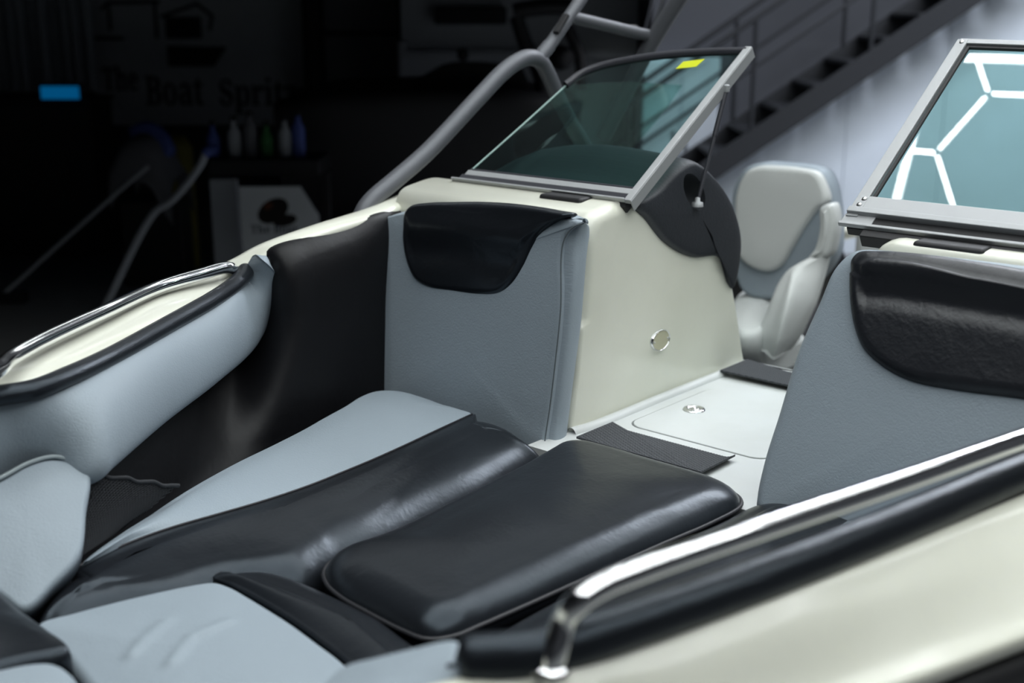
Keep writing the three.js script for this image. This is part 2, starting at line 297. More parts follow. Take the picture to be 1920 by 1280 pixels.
// ---------------------------------------------------------------- the boat
const boat = thing('motorboat', 'white and black open bow motorboat with grey upholstered bow cockpit', 'boat');
const W_N = [0, 0.838, 0.546], W_UP = [0, 0.546, -0.838];
{ // deck edges (starboard first, then port), from bow to stern
  const si = [[-0.617,1.28,-0.891],[-0.598,1.285,-0.938],[-0.595,1.29,-1.036],[-0.658,1.292,-1.179],[-0.775,1.297,-1.412],[-0.95,1.3,-1.676],[-0.947,1.33,-1.738],[-0.917,1.36,-1.795],[-0.897,1.385,-1.91],[-0.909,1.405,-2.125]];
  si.push([-0.98, 1.42, -2.4], [-1.02, 1.34, -2.9], [-1.04, 1.05, -3.5], [-1.04, 0.95, -5.3]);
  const so = si.map((p, i) => [p[0] - (i < 5 ? 0.12 : i < 6 ? 0.09 : 0.05), p[1] + 0.012, p[2]]), so2 = off(so, -0.07, -0.04, 0), so3 = off(so, -0.1, -0.12, 0);
  mesh('deck', loft([off(si, -0.01, -0.05, 0), si, so, so2, so3], { nu: 110, nv: 24, thick: 0.012, flip: true }), M.gel, boat);
  const pi = [[0.567,1.245,-0.725],[0.578,1.25,-0.773],[0.613,1.255,-0.832],[0.655,1.262,-0.868],[0.681,1.265,-0.906],[0.707,1.267,-0.983],[0.755,1.27,-1.122],[0.801,1.27,-1.293],[0.834,1.272,-1.434],[0.882,1.275,-1.642],[0.942,1.285,-1.867],[1.07,1.31,-2.287]];
  const po = [[0.691,1.17,-0.746],[0.702,1.175,-0.78],[0.717,1.18,-0.828],[0.734,1.185,-0.866],[0.754,1.187,-0.921],[0.782,1.19,-0.977],[0.816,1.19,-1.072],[0.853,1.19,-1.173],[0.9,1.192,-1.297],[0.956,1.195,-1.452],[1.02,1.2,-1.622],[1.14,1.22,-1.954]];
  pi.push([1.02, 1.05, -3.5], [1.0, 0.95, -5.3]); po.push([1.14, 0.98, -3.5], [1.12, 0.88, -5.3]);
  const pm = mix(pi, po, 0.45, 0.016), po2 = off(po, 0.022, -0.016, 0.006), po3 = off(po, 0.012, -0.042, 0.004), po4 = off(po, -0.02, -0.055, 0);
  mesh('deck', loft([off(pi, -0.01, -0.05, 0), pi, pm, po, po2, po3, po4], { nu: 110, nv: 36, thick: 0.008 }), M.gel, boat);
  mesh('rub_rail', tube(off(po, -0.005, -0.075, 0), 0.024, { seg: 90 }), M.rubber, boat);
  mesh('rub_rail', tube(off(so3, 0.0, -0.02, 0), 0.024, { seg: 90 }), M.rubber, boat);
  // hull sides and bottom
  const chp = po.map((p) => [p[0] * 0.9, 0.62, p[2] + 0.02]), kep = po.map((p) => [0.0, 0.32, p[2]]);
  mesh('hull', loft([off(po, -0.02, -0.06, 0), mix(po, chp, 0.5, 0, 0.01), chp, mix(chp, kep, 0.5), kep], { nu: 60, nv: 20, thick: 0.01 }), M.hull, boat);
  const chs = so3.map((p) => [p[0] * 0.9, 0.62, p[2]]), kes = so3.map((p) => [0.0, 0.32, p[2]]);
  mesh('hull', loft([so3, mix(so3, chs, 0.5, 0, -0.01), chs, mix(chs, kes, 0.5), kes], { nu: 60, nv: 20, thick: 0.01, flip: true }), M.hull, boat);
}
{ // the bow closes the deck ring ahead of the cushions
  const a = [[0.567, 1.245, -0.725], [0.45, 1.22, -0.57], [0.25, 1.19, -0.46], [0, 1.18, -0.42], [-0.25, 1.2, -0.5], [-0.45, 1.24, -0.67], [-0.617, 1.28, -0.89]];
  const b = [[0.691, 1.17, -0.746], [0.57, 1.15, -0.5], [0.31, 1.14, -0.27], [0, 1.13, -0.18], [-0.31, 1.15, -0.28], [-0.58, 1.21, -0.53], [-0.737, 1.29, -0.89]];
  mesh('bow_deck', loft([off(a, 0, -0.04, -0.02), a, mix(a, b, 0.5, 0.012), b, b.map((p) => [p[0] * 1.02, p[1] - 0.05, p[2] + 0.01])], { nu: 60, nv: 20, thick: 0.008 }), M.gel, boat);
  const m = b.map((p) => [p[0] * 0.88, 0.75, p[2] - 0.06]), k = b.map((p) => [0, 0.34 + 0.3 * Math.max(0, p[2] + 0.75), -0.7 + (p[2] + 0.75) * 0.6]);
  mesh('hull', loft([off(b, 0, -0.05, 0), m, k], { nu: 50, nv: 16, thick: 0.01 }), M.hull, boat);
  mesh('side_liner', loft([off(a, 0, -0.04, 0), a.map((p) => [p[0] * 0.9, 0.82, p[2] - 0.04])], { nu: 50, nv: 8, thick: 0.01 }), M.liner, boat);
}
// black inner side liners and the moulded pan under the cushions
{
  const top = [[-0.552,1.25,-0.968],[-0.654,1.25,-1.173],[-0.788,1.25,-1.417],[-1.045,1.2,-1.811],[-0.916,1.354,-1.784],[-0.909,1.372,-1.862],[-0.918,1.388,-1.997],[-0.914,1.4,-2.116]]; top.push([-0.97, 1.4, -2.3]);
  const roll = top.map((p, i) => (i > 3 ? [p[0] + (i > 6 ? 0.015 : 0.035), p[1] - 0.035, p[2]] : [p[0] - 0.05, p[1] - 0.02, p[2]])), mid = top.map((p, i) => [p[0] + (i > 6 ? 0.02 : i > 3 ? 0.045 : -0.06), 1.18, p[2]]);
  const low = [[-0.52, 0.9, -0.86], [-0.62, 0.9, -1.1], [-0.72, 0.9, -1.3], [-0.8, 0.9, -1.5], [-0.84, 0.9, -1.66], [-0.85, 0.9, -1.8], [-0.86, 0.9, -1.95], [-0.86, 0.9, -2.1], [-0.87, 0.9, -2.3]];
  mesh('side_liner', loft([off(top, -0.03, -0.005, 0), top, roll, mid, low], { nu: 80, nv: 30, thick: 0.01, flip: true }), M.liner, boat);
  const plow = [[0.45, 0.9, -0.75], [0.55, 0.9, -1.0], [0.62, 0.9, -1.2], [0.7, 0.9, -1.5], [0.78, 0.9, -1.8], [0.82, 0.9, -2.2]], ptop = [[0.6, 1.24, -0.78], [0.66, 1.24, -0.95], [0.7, 1.24, -1.15], [0.76, 1.24, -1.45], [0.82, 1.25, -1.75], [0.9, 1.27, -2.2]];
  mesh('side_liner', loft([ptop, plow], { nu: 40, nv: 10, thick: 0.01 }), M.liner, boat);
  const s = new THREE.Shape(); [[-0.52, 0.7], [-0.3, 0.5], [0.3, 0.5], [0.5, 0.7], [0.62, 1.2], [0.72, 1.6], [0.82, 2.25], [-0.88, 2.25], [-0.84, 1.66], [-0.72, 1.3]].forEach(([x, y], i) => (i ? s.lineTo(x, y) : s.moveTo(x, y)));
  const g = new THREE.ExtrudeGeometry(s, { depth: 0.03, bevelEnabled: false }); g.rotateX(-Math.PI / 2); g.translate(0, 0.8, 0);
  mesh('seat_pan', g, M.liner, boat);
  mesh('transom', box(2.06, 0.48, 0.06, 0, 0.7, -5.3), M.gel, boat);
  mesh('cockpit_sole', box(1.8, 0.03, 2.3, 0, 0.47, -4.1), M.carpet, boat);
}
// walk-through step with its hatch opening
{
  const s = new THREE.Shape(); s.moveTo(-0.33, 2.02); s.lineTo(0.4, 2.02); s.lineTo(0.4, 2.96); s.lineTo(-0.33, 2.96); s.closePath();
  const hole = (g) => { const q = new THREE.Path(), x0 = -0.245 - g, x1 = 0.135 + g, z0 = 2.285 - g, z1 = 2.675 + g, r = 0.045; q.moveTo(x0 + r, z0); q.lineTo(x1 - r, z0); q.absarc(x1 - r, z0 + r, r, -Math.PI / 2, 0); q.lineTo(x1, z1 - r); q.absarc(x1 - r, z1 - r, r, 0, Math.PI / 2); q.lineTo(x0 + r, z1); q.absarc(x0 + r, z1 - r, r, Math.PI / 2, Math.PI); q.lineTo(x0, z0 + r); q.absarc(x0 + r, z0 + r, r, Math.PI, 1.5 * Math.PI); return q; };
  s.holes.push(hole(0.0025));
  const g = new THREE.ExtrudeGeometry(s, { depth: 0.03, bevelEnabled: false, curveSegments: 10 }); g.rotateX(-Math.PI / 2); g.translate(0, 0.92, 0);
  mesh('walkway_step', mergeGeometries([g, box(0.73, 0.02, 0.92, 0.035, 0.915, -2.49), box(0.73, 0.46, 0.02, 0.035, 0.72, -2.95)]), M.gelMatte, boat);
  const hg = new THREE.ExtrudeGeometry(new THREE.Shape(hole(-0.001).getPoints(10)), { depth: 0.022, bevelEnabled: true, bevelSize: 0.002, bevelThickness: 0.002, bevelOffset: -0.002, curveSegments: 10 }); hg.rotateX(-Math.PI / 2); hg.translate(0, 0.928, 0);
  const hatch = mesh('access_hatch', hg, M.gelMatte, boat);
  const lp = [[-0.179,0.953,-2.483]][0];
  const latch = mesh('latch', mergeGeometries([turned([[0.0001, 0], [0.016, 0.0005], [0.0165, 0.003], [0.02, 0.0045], [0.026, 0.003], [0.028, 0]], lp, [0, 1, 0]), turned([[0.0001, 0.0025], [0.006, 0.004], [0.008, 0.0055], [0.0105, 0.004], [0.0115, 0.001]], [lp[0] + 0.006, lp[1], lp[2] + 0.002], [0.1, 1, 0])]), M.chrome, hatch);
  latch.userData.label = 'round chrome flush latch';
  mesh('hinge', box(0.012, 0.012, 0.06, 0.139, 0.95, -2.36), M.rubber, boat);
}
// consoles
{
  const st = [[-0.31, 0.92, -2.165], [-0.31, 1.1, -2.18], [-0.31, 1.3, -2.205], [-0.31, 1.42, -2.215], [-0.31, 1.452, -2.235], [-0.31, 1.466, -2.29], [-0.31, 1.472, -2.37], [-0.31, 1.452, -2.42], [-0.31, 1.385, -2.51], [-0.31, 1.325, -2.64], [-0.31, 1.3, -2.79], [-0.31, 1.25, -2.83], [-0.31, 1.17, -2.87], [-0.31, 1.0, -2.93], [-0.31, 0.92, -2.95], [-0.31, 0.9, -2.9], [-0.31, 0.9, -2.25]];
  mesh('console', pad(st, { normal: [1, 0, 0], thick: 0.64, r: (p) => (p.y > 1.2 ? 0.035 : 0.012), n: 200, crown: 0.004 }), M.gel, boat);
  const fl = [[-0.299,0.951,-2.151],[-0.289,0.951,-2.22],[-0.287,0.951,-2.523],[-0.284,0.951,-2.808]];
  mesh('console_fillet', tube(off(fl, -0.006, -0.004, 0), 0.016, { seg: 40 }), M.gelMatte, boat);
  const pt = st.map((p) => [0.34 + (p[1] < 1.2 ? -0.02 : 0), p[1], p[2] > -2.24 ? p[2] - 0.07 * (p[1] - 0.7) : p[2]]);
  mesh('console', pad(pt, { normal: [-1, 0, 0], thick: 0.7, r: (p) => (p.y > 1.2 ? 0.05 : 0.012), n: 200, crown: 0.004 }), M.gel, boat);
  for (const [x0, x1] of [[-0.53, -0.40], [0.42, 0.56]]) mesh('hinge_pocket', box(x1 - x0, 0.03, 0.06, (x0 + x1) / 2, 1.463, -2.325, 0.008), M.rubber, boat);
  const cp = [[-0.306,1.104,-2.508]][0], oval = (g, p) => { g.scale(1, 0.85, 1.25); g.translate(...p); return g; };
  const cl = mesh('courtesy_light', oval(turned([[0.0001, 0.006], [0.029, 0.006], [0.03, 0.004]], [0, 0, 0], [1, 0, 0]), cp), M.lens, boat); cl.userData.label = 'oval cream courtesy light lens';
  mesh('bezel', oval(turned([[0.029, 0.004], [0.0295, 0.0075], [0.0315, 0.007], [0.0325, 0.0]], [0, 0, 0], [1, 0, 0]), cp), M.chrome, cl);
  for (const s of [-1, 1]) mesh('screw', turned([[0.0001, 0.0085], [0.0025, 0.0075], [0.003, 0.006]], [cp[0], cp[1], cp[2] + s * 0.03], [1, 0, 0], 10), M.screw, cl);
}
// instrument pod with the hollow that takes the strut
{
  const zy = [[-2.375, 1.462], [-2.42, 1.425], [-2.51, 1.352], [-2.65, 1.29], [-2.79, 1.268], [-2.815, 1.235], [-2.85, 1.175], [-2.875, 1.165], [-2.9, 1.24], [-2.897, 1.31], [-2.84, 1.41], [-2.735, 1.5], [-2.63, 1.55], [-2.55, 1.535], [-2.47, 1.495]];
  const O = new THREE.CatmullRomCurve3(zy.map(([z, y]) => new THREE.Vector3(0, y, z)), true, 'centripetal', 0.5).getSpacedPoints(96).slice(0, 96), cz = -2.66, cy = 1.4;
  const rr = []; rr.push([-0.292, 0.99, 0], [-0.292, 0.6, 0], [-0.294, 0.25, 0]);
  for (let k = 0; k <= 6; k++) { const a = k / 6 * Math.PI / 2; rr.push([-0.297 - 0.05 * (1 - Math.cos(a)), 0.14 * (1 - Math.sin(a)), 0.0]); }
  for (const [x, l] of [[-0.42, 0.008], [-0.5, 0.014], [-0.58, 0.016], [-0.68, 0.008], [-0.78, -0.01], [-0.86, -0.04], [-0.92, -0.07]]) rr.push([x, 0, l]);
  rr.push([-0.92, 0.6, -0.07], [-0.92, 0.99, -0.07]);
  const pos = [], idx = [], n = 96;
  rr.forEach(([x, s, l]) => O.forEach((p) => { const k = Math.max(0, Math.min(1, (p.y - 1.36) / 0.16)), y = p.y + l * k * k * (3 - 2 * k); pos.push(x, y + (cy - y) * s, p.z + (cz - p.z) * s); }));
  for (let k = 0; k + 1 < rr.length; k++) for (let i = 0; i < n; i++) { const a = k * n + i, b = k * n + (i + 1) % n, c = a + n, d = b + n; idx.push(a, d, b, a, c, d); }
  const c0 = pos.length / 3; pos.push(-0.292, cy, cz, -0.92, cy, cz); const last = (rr.length - 1) * n;
  for (let i = 0; i < n; i++) { idx.push(c0, i, (i + 1) % n); idx.push(c0 + 1, last + (i + 1) % n, last + i); }
  let g = finish(pos, idx, axesOf(new THREE.Vector3(1, 0, 0)));
  const eg = new THREE.SphereGeometry(1, 36, 24); eg.scale(0.05, 0.034, 0.062); eg.rotateX(-0.75);
  const A = new Brush(g, M.pod), B = new Brush(eg, M.pod); B.position.set(-0.288, 1.468, -2.625); A.updateMatrixWorld(); B.updateMatrixWorld();
  const ev = new Evaluator(); ev.useGroups = true; const res = ev.evaluate(A, B, SUBTRACTION);
  const m = mesh('instrument_pod', res.geometry, res.material, boat); m.userData.label = 'charcoal instrument pod on the console';
}
// windshields
function windshield(side) {
  const w = new THREE.Group(); w.name = 'windshield'; boat.add(w); return w;
}
const onW = (x, s, h = 0) => [x, 1.472 + 0.546 * s + 0.838 * h, -2.355 - 0.838 * s + 0.546 * h];     // x, metres up the pane, metres proud of it
function glassPane(P) {
  const s = new THREE.Shape(P.map(([x, y]) => new THREE.Vector2(x, y))), g = new THREE.ShapeGeometry(s, 12);
  g.applyMatrix4(new THREE.Matrix4().makeBasis(new THREE.Vector3(1, 0, 0), V(W_UP), V(W_N)).setPosition(0, 1.472, -2.355)); return g;
}
{
  const w = windshield();
  const outline = [[-0.302, 0.03], [-0.302, 0.61], [-0.42, 0.6], [-0.55, 0.58], [-0.66, 0.548], [-0.73, 0.515], [-0.765, 0.48], [-0.782, 0.43], [-0.81, 0.25], [-0.848, 0.03]];
  mesh('glass', glassPane(outline), M.glass, w);
  mesh('side_glass', loft([[onW(-0.848, 0.03), onW(-0.81, 0.25), onW(-0.782, 0.43)], [[-0.93, 1.48, -2.75], [-0.89, 1.6, -2.95], [-0.84, 1.7, -3.05]], [[-0.98, 1.46, -3.3], [-0.93, 1.57, -3.4], [-0.88, 1.67, -3.45]]], { nu: 12, nv: 12 }), M.glass, w);
  mesh('side_frame', mergeGeometries([bar(onW(-0.300, -0.005, 0.006), onW(-0.300, 0.618, 0.006), 0.02, 0.012, W_N), bar(onW(-0.291, -0.005, -0.006), onW(-0.291, 0.618, -0.006), 0.004, 0.03, W_N)]), M.alu, w);
  mesh('glass_edge', tube([[-0.782, 0.43], [-0.81, 0.25], [-0.848, 0.03]].map(([x, s]) => onW(x, s, 0)), 0.0025, { seg: 20, radial: 6 }), M.glassEdge, w);
  mesh('top_trim', tube(outline.slice(1, 8).map(([x, s]) => onW(x, s, 0.002)), 0.011, { seg: 60 }), M.darkTrim, w);
  const b0 = -0.868, b1 = -0.305;
  mesh('base_rail', mergeGeometries([bar(onW(b0 + 0.02, 0.032, 0.004), onW(b1, 0.032, 0.004), 0.02, 0.006, W_N), bar(onW(b0, -0.006, 0.012), onW(b1, -0.006, 0.012), 0.006, 0.012, W_N)]), M.alu, w);
  mesh('base_gasket', mergeGeometries([bar(onW(b0 + 0.01, 0.012, 0.002), onW(b1 - 0.005, 0.012, 0.002), 0.026, 0.008, W_N), bar(onW(b0 + 0.02, 0.05, 0), onW(b1, 0.05, 0), 0.006, 0.006, W_N)]), M.darkTrim, w);
  mesh('base_skirt', bar(onW(b0, -0.004, -0.012), onW(b1, -0.004, -0.012), 0.02, 0.02, W_N), M.rubber, w);
  const s0 = [[-0.288,1.71,-2.745]][0], s1 = [[-0.288,1.443,-2.633]][0];
  const strut = mesh('support_strut', mergeGeometries([tube([s0, [s0[0] * 0.6 + s1[0] * 0.4, s0[1] * 0.6 + s1[1] * 0.4, s0[2] * 0.6 + s1[2] * 0.4]], 0.0065, { seg: 2 }), tube([s0, s1], 0.0045, { seg: 2 })]), M.darkTrim, w);
  mesh('strut_end', mergeGeometries([turned([[0.0001, 0.012], [0.006, 0.01], [0.007, 0], [0.014, -0.002], [0.015, -0.012]], s1, [0, 1, 0], 20)]), M.alu, strut);
  mesh('strut_bracket', box(0.016, 0.02, 0.016, s0[0], s0[1] + 0.008, s0[2]), M.alu, strut);
}
{
  const w = windshield(), x0 = 0.243, x1 = 1.0;
  mesh('glass', glassPane([[x0, 0.05], [x0 - 0.008, 0.655], [x1, 0.6], [x1, 0.05]]), M.glass, w);
  mesh('side_frame', mergeGeometries([bar(onW(x0 + 0.009, 0.03, 0.008), onW(x0 + 0.002, 0.665, 0.008), 0.026, 0.01, W_N), bar(onW(x0 - 0.004, 0.03, -0.006), onW(x0 - 0.011, 0.665, -0.006), 0.004, 0.03, W_N)]), M.alu, w);
  mesh('top_frame', bar(onW(x0 - 0.005, 0.66, 0.004), onW(x1, 0.64, 0.004), 0.018, 0.016, W_N), M.alu, w);
  mesh('glazing_seal', mergeGeometries([bar(onW(x0 + 0.027, 0.07, 0.003), onW(x0 + 0.02, 0.65, 0.003), 0.008, 0.008, W_N), bar(onW(x0 + 0.02, 0.645, 0.003), onW(x1, 0.625, 0.003), 0.008, 0.008, W_N)]), M.rubber, w);
  mesh('base_rail', mergeGeometries([bar(onW(x0 + 0.02, 0.074, 0.006), onW(x1, 0.074, 0.006), 0.046, 0.012, W_N), bar(onW(x0 - 0.004, 0.045, 0.010), onW(x1, 0.045, 0.010), 0.016, 0.02, W_N), bar(onW(x0 - 0.006, 0.002, 0.014), onW(x1, 0.002, 0.014), 0.008, 0.01, W_N), bar(onW(x0 - 0.008, 0.024, 0.004), onW(x0 + 0.06, 0.024, 0.004), 0.03, 0.012, W_N)]), M.alu, w);
  mesh('base_gasket', mergeGeometries([bar(onW(x0 + 0.01, 0.02, -0.004), onW(x1, 0.02, -0.004), 0.04, 0.02, W_N), bar(onW(x0 + 0.05, -0.014, -0.004), onW(x1, -0.014, -0.004), 0.02, 0.03, W_N)]), M.rubber, w);
  for (const [dx, s] of [[0.014, 0.085], [0.011, 0.066], [0.003, 0.652]]) {
    const k = mesh('screw', turned([[0.0001, 0.0035], [0.0035, 0.0032], [0.0055, 0.001], [0.006, 0]], onW(x0 + dx, s, 0.013), W_N, 16), M.screw, w);
  }
  mesh('side_glass', loft([[onW(x1, 0.05), onW(x1, 0.6)], [[1.03, 1.42, -3.3], [1.0, 1.62, -3.45]]], { nu: 8, nv: 8 }), M.glass, w);
  mesh('pillar', bar(onW(x1, 0.04), onW(x1, 0.65), 0.016, 0.016), M.alu, w);
}
{ // yellow sticker under the top edge of the starboard pane
  const t = thing('sticker', 'small bright yellow sticker on the tilted windshield glass', 'sticker');
  const c = [[-0.471,1.756,-2.791],[-0.465,1.774,-2.818],[-0.407,1.782,-2.83],[-0.415,1.763,-2.802]], g = loft([[c[0], c[1]], [c[3], c[2]]], { nu: 4, nv: 4, thick: 0.001, flip: true });
  g.translate(W_N[0] * 0.003, W_N[1] * 0.003, W_N[2] * 0.003); mesh('label_film', g, M.yellow, t); settle(t);
}
// wake tower
{
  const w = new THREE.Group(); w.name = 'wake_tower'; boat.add(w);
  const leg = [...[[-1,1.373,-2.131],[-1,1.402,-2.147],[-1,1.429,-2.179],[-1,1.471,-2.261],[-1,1.534,-2.383],[-1,1.674,-2.6],[-1,1.732,-2.691],[-1,1.76,-2.75],[-1,1.774,-2.809],[-1,1.763,-2.863],[-1,1.721,-2.903],[-1,1.656,-2.948],[-1,1.571,-3.014],[-1,1.446,-3.126],[-1,1.295,-3.246]]];
  mesh('leg', tube(leg, 0.024, { seg: 120, radial: 18 }), M.tower, w);
  const up = [[-1,1.766,-2.853],[-1,1.806,-2.907],[-1,1.872,-2.982],[-1,1.953,-3.072],[-1,2.064,-3.19]];
  mesh('upright', tube(up, 0.019, { seg: 40 }), M.tower, w);
  mesh('hinge_clamp', mergeGeometries([tube([up[0], up[1]].map((p) => p), 0.0215, { seg: 4 })]), M.tower, w);
  mesh('tower_bracket', bar([[-0.985,1.842,-2.919]][0], [[-0.985,1.894,-2.968]][0], 0.012, 0.022, [1, 0, 0]), M.rubber, w);
  const up2 = [[-0.2,1.711,-2.176],[-0.2,1.776,-2.222],[-0.2,1.826,-2.264],[-0.2,1.876,-2.318],[-0.2,1.955,-2.409],[-0.2,2.038,-2.502]].map((p) => [p[0], p[1], p[2] - 0.0]);
  const cross = [[[-1,1.887,-3.013]][0], [[-0.904,1.827,-3.3]][0]], far = [[-1.089,1.497,-3.3],[-1.006,1.637,-3.3],[-0.931,1.766,-3.3],[-0.869,1.857,-3.3],[-0.785,1.969,-3.3],[-0.704,2.076,-3.3]];
  mesh('crossbar', tube(cross, 0.018, { seg: 10 }), M.tower, w);
  mesh('upright', tube(far, 0.026, { seg: 40 }), M.tower, w);
  mesh('brace', tube([[-0.918,1.815,-3.3],[-0.875,1.905,-3.3],[-0.85,1.985,-3.3]], 0.008, { seg: 10 }), M.tower, w);
  mesh('brace', tube([[-0.939,1.82,-3.3],[-0.915,1.905,-3.3],[-0.898,1.985,-3.3]], 0.006, { seg: 10 }), M.darkTrim, w);
  mesh('clamp', mergeGeometries([bar([[-0.97,1.83,-3.28]][0], [[-0.957,1.859,-3.28]][0], 0.03, 0.02), bar([[-0.923,1.821,-3.28]][0], [[-0.907,1.844,-3.28]][0], 0.04, 0.02)]), M.rubber, w);
}
// grab rails
function grabRail(pts, r) { const m = mesh('grab_rail', tube(pts, r, { seg: 140, radial: 20 }), M.chrome, boat); m.userData.label = 'polished steel grab rail'; return m; }
{
  const s = [[-0.457,1.335,-0.811],[-0.559,1.335,-0.924],[-0.601,1.335,-0.964],[-0.65,1.335,-1.03],[-0.69,1.335,-1.093],[-0.785,1.335,-1.261],[-0.892,1.335,-1.454],[-0.933,1.335,-1.593],[-0.95,1.335,-1.664]]; s.push(...[[-0.952,1.33,-1.685],[-0.981,1.31,-1.713],[-1.036,1.28,-1.753]]);
  s.unshift([s[0][0] + 0.03, 1.2, s[0][2] + 0.03]);
  const a = grabRail(s, 0.0145);
  mesh('rail_foot', turned([[0.02, 0], [0.02, 0.003], [0.015, 0.006]], [[-1.009,1.29,-1.732]][0], [0, 1, 0]), M.chrome, a);
  const p = [...[[0.662,1.24,-0.877],[0.673,1.28,-0.88],[0.673,1.31,-0.895],[0.687,1.335,-0.901],[0.696,1.345,-0.929],[0.713,1.352,-0.971],[0.743,1.355,-1.079],[0.773,1.355,-1.201],[0.819,1.355,-1.389],[0.875,1.355,-1.638],[0.948,1.355,-1.95]]];
  const b = grabRail(p, 0.0145);
  mesh('rail_foot', turned([[0.024, 0], [0.024, 0.004], [0.016, 0.008]], [[0.666,1.262,-0.88]][0], [0, 1, 0]), M.chrome, b);
}
settle(boat);

// ---------------------------------------------------------------- upholstery
{ // starboard coaming bolster
  const t = thing('coaming_bolster', 'long pale grey bolster with black piped roll under the far grab rail', 'bolster');
  const U = [[-0.608,1.265,-0.875],[-0.59,1.268,-0.932],[-0.568,1.27,-0.979],[-0.597,1.27,-1.065],[-0.631,1.27,-1.16],[-0.776,1.272,-1.41],[-0.887,1.28,-1.614],[-0.971,1.29,-1.741],[-0.905,1.355,-1.753]];
  const L = [[-0.617,1.09,-0.858],[-0.637,1.09,-0.936],[-0.611,1.1,-0.993],[-0.496,1.135,-1.036],[-0.518,1.14,-1.079],[-0.662,1.14,-1.285],[-0.797,1.145,-1.51],[-0.948,1.15,-1.725],[-1.033,1.19,-1.839]];
  const mA = mix(U, L, 0.33, 0.008, 0.022), mB = mix(U, L, 0.72, 0.004, 0.02), L2 = off(L, -0.03, -0.012, 0);
  mesh('panel', loft([off(U, -0.025, -0.004, 0), U, mA, mB, L, L2], { nu: 110, nv: 30, thick: 0.02, flip: true }), M.grey, t);
  const rl = [[-0.58,1.285,-0.864],[-0.563,1.287,-0.921],[-0.548,1.288,-0.97],[-0.571,1.29,-1.052],[-0.619,1.29,-1.155],[-0.758,1.293,-1.4],[-0.841,1.298,-1.553],[-0.911,1.303,-1.663],[-0.951,1.315,-1.724],[-0.974,1.325,-1.739]];
  const roll = mesh('roll', tube(rl, 0.021, { seg: 130, radial: 16, taper: 0.025, flat: 0.85 }), M.black, t); roll.userData.label = 'black vinyl roll';
  mesh('piping', tube(off(U.slice(0, 8), 0.004, 0.002, 0), 0.0035, { seg: 110, radial: 8 }), M.piping, t);
  mesh('piping', tube([U[8], mA[8], mB[8], L[8], L[7]].map((p) => [p[0], p[1], p[2] - 0.003]), 0.003, { seg: 30, radial: 8 }), M.piping, t);
  settle(t);
}
{ // lower side panel by the bow
  const t = thing('side_panel', 'pale grey padded side panel with an arched seam below the far bolster', 'panel');
  const P = [[-0.549,1.14,-0.832],[-0.543,1.149,-0.894],[-0.543,1.162,-0.948],[-0.533,1.164,-0.987],[-0.511,1.154,-1.014],[-0.487,1.14,-1.027],[-0.439,1.097,-0.989],[-0.381,1.045,-0.937],[-0.364,1.019,-0.878],[-0.355,1,-0.822],[-0.392,1.021,-0.802],[-0.445,1.052,-0.771]];
  mesh('panel', pad(P, { toward: [1, 0.5, 0.5], thick: 0.05, r: 0.012, crown: 0.006 }), M.grey, t);
  mesh('piping', tube([[-0.551,1.141,-0.833],[-0.544,1.151,-0.895],[-0.544,1.163,-0.949],[-0.535,1.165,-0.988],[-0.512,1.155,-1.015],[-0.488,1.141,-1.028]], 0.004, { seg: 60, radial: 8 }), M.pipingGrey, t);
  settle(t);
}
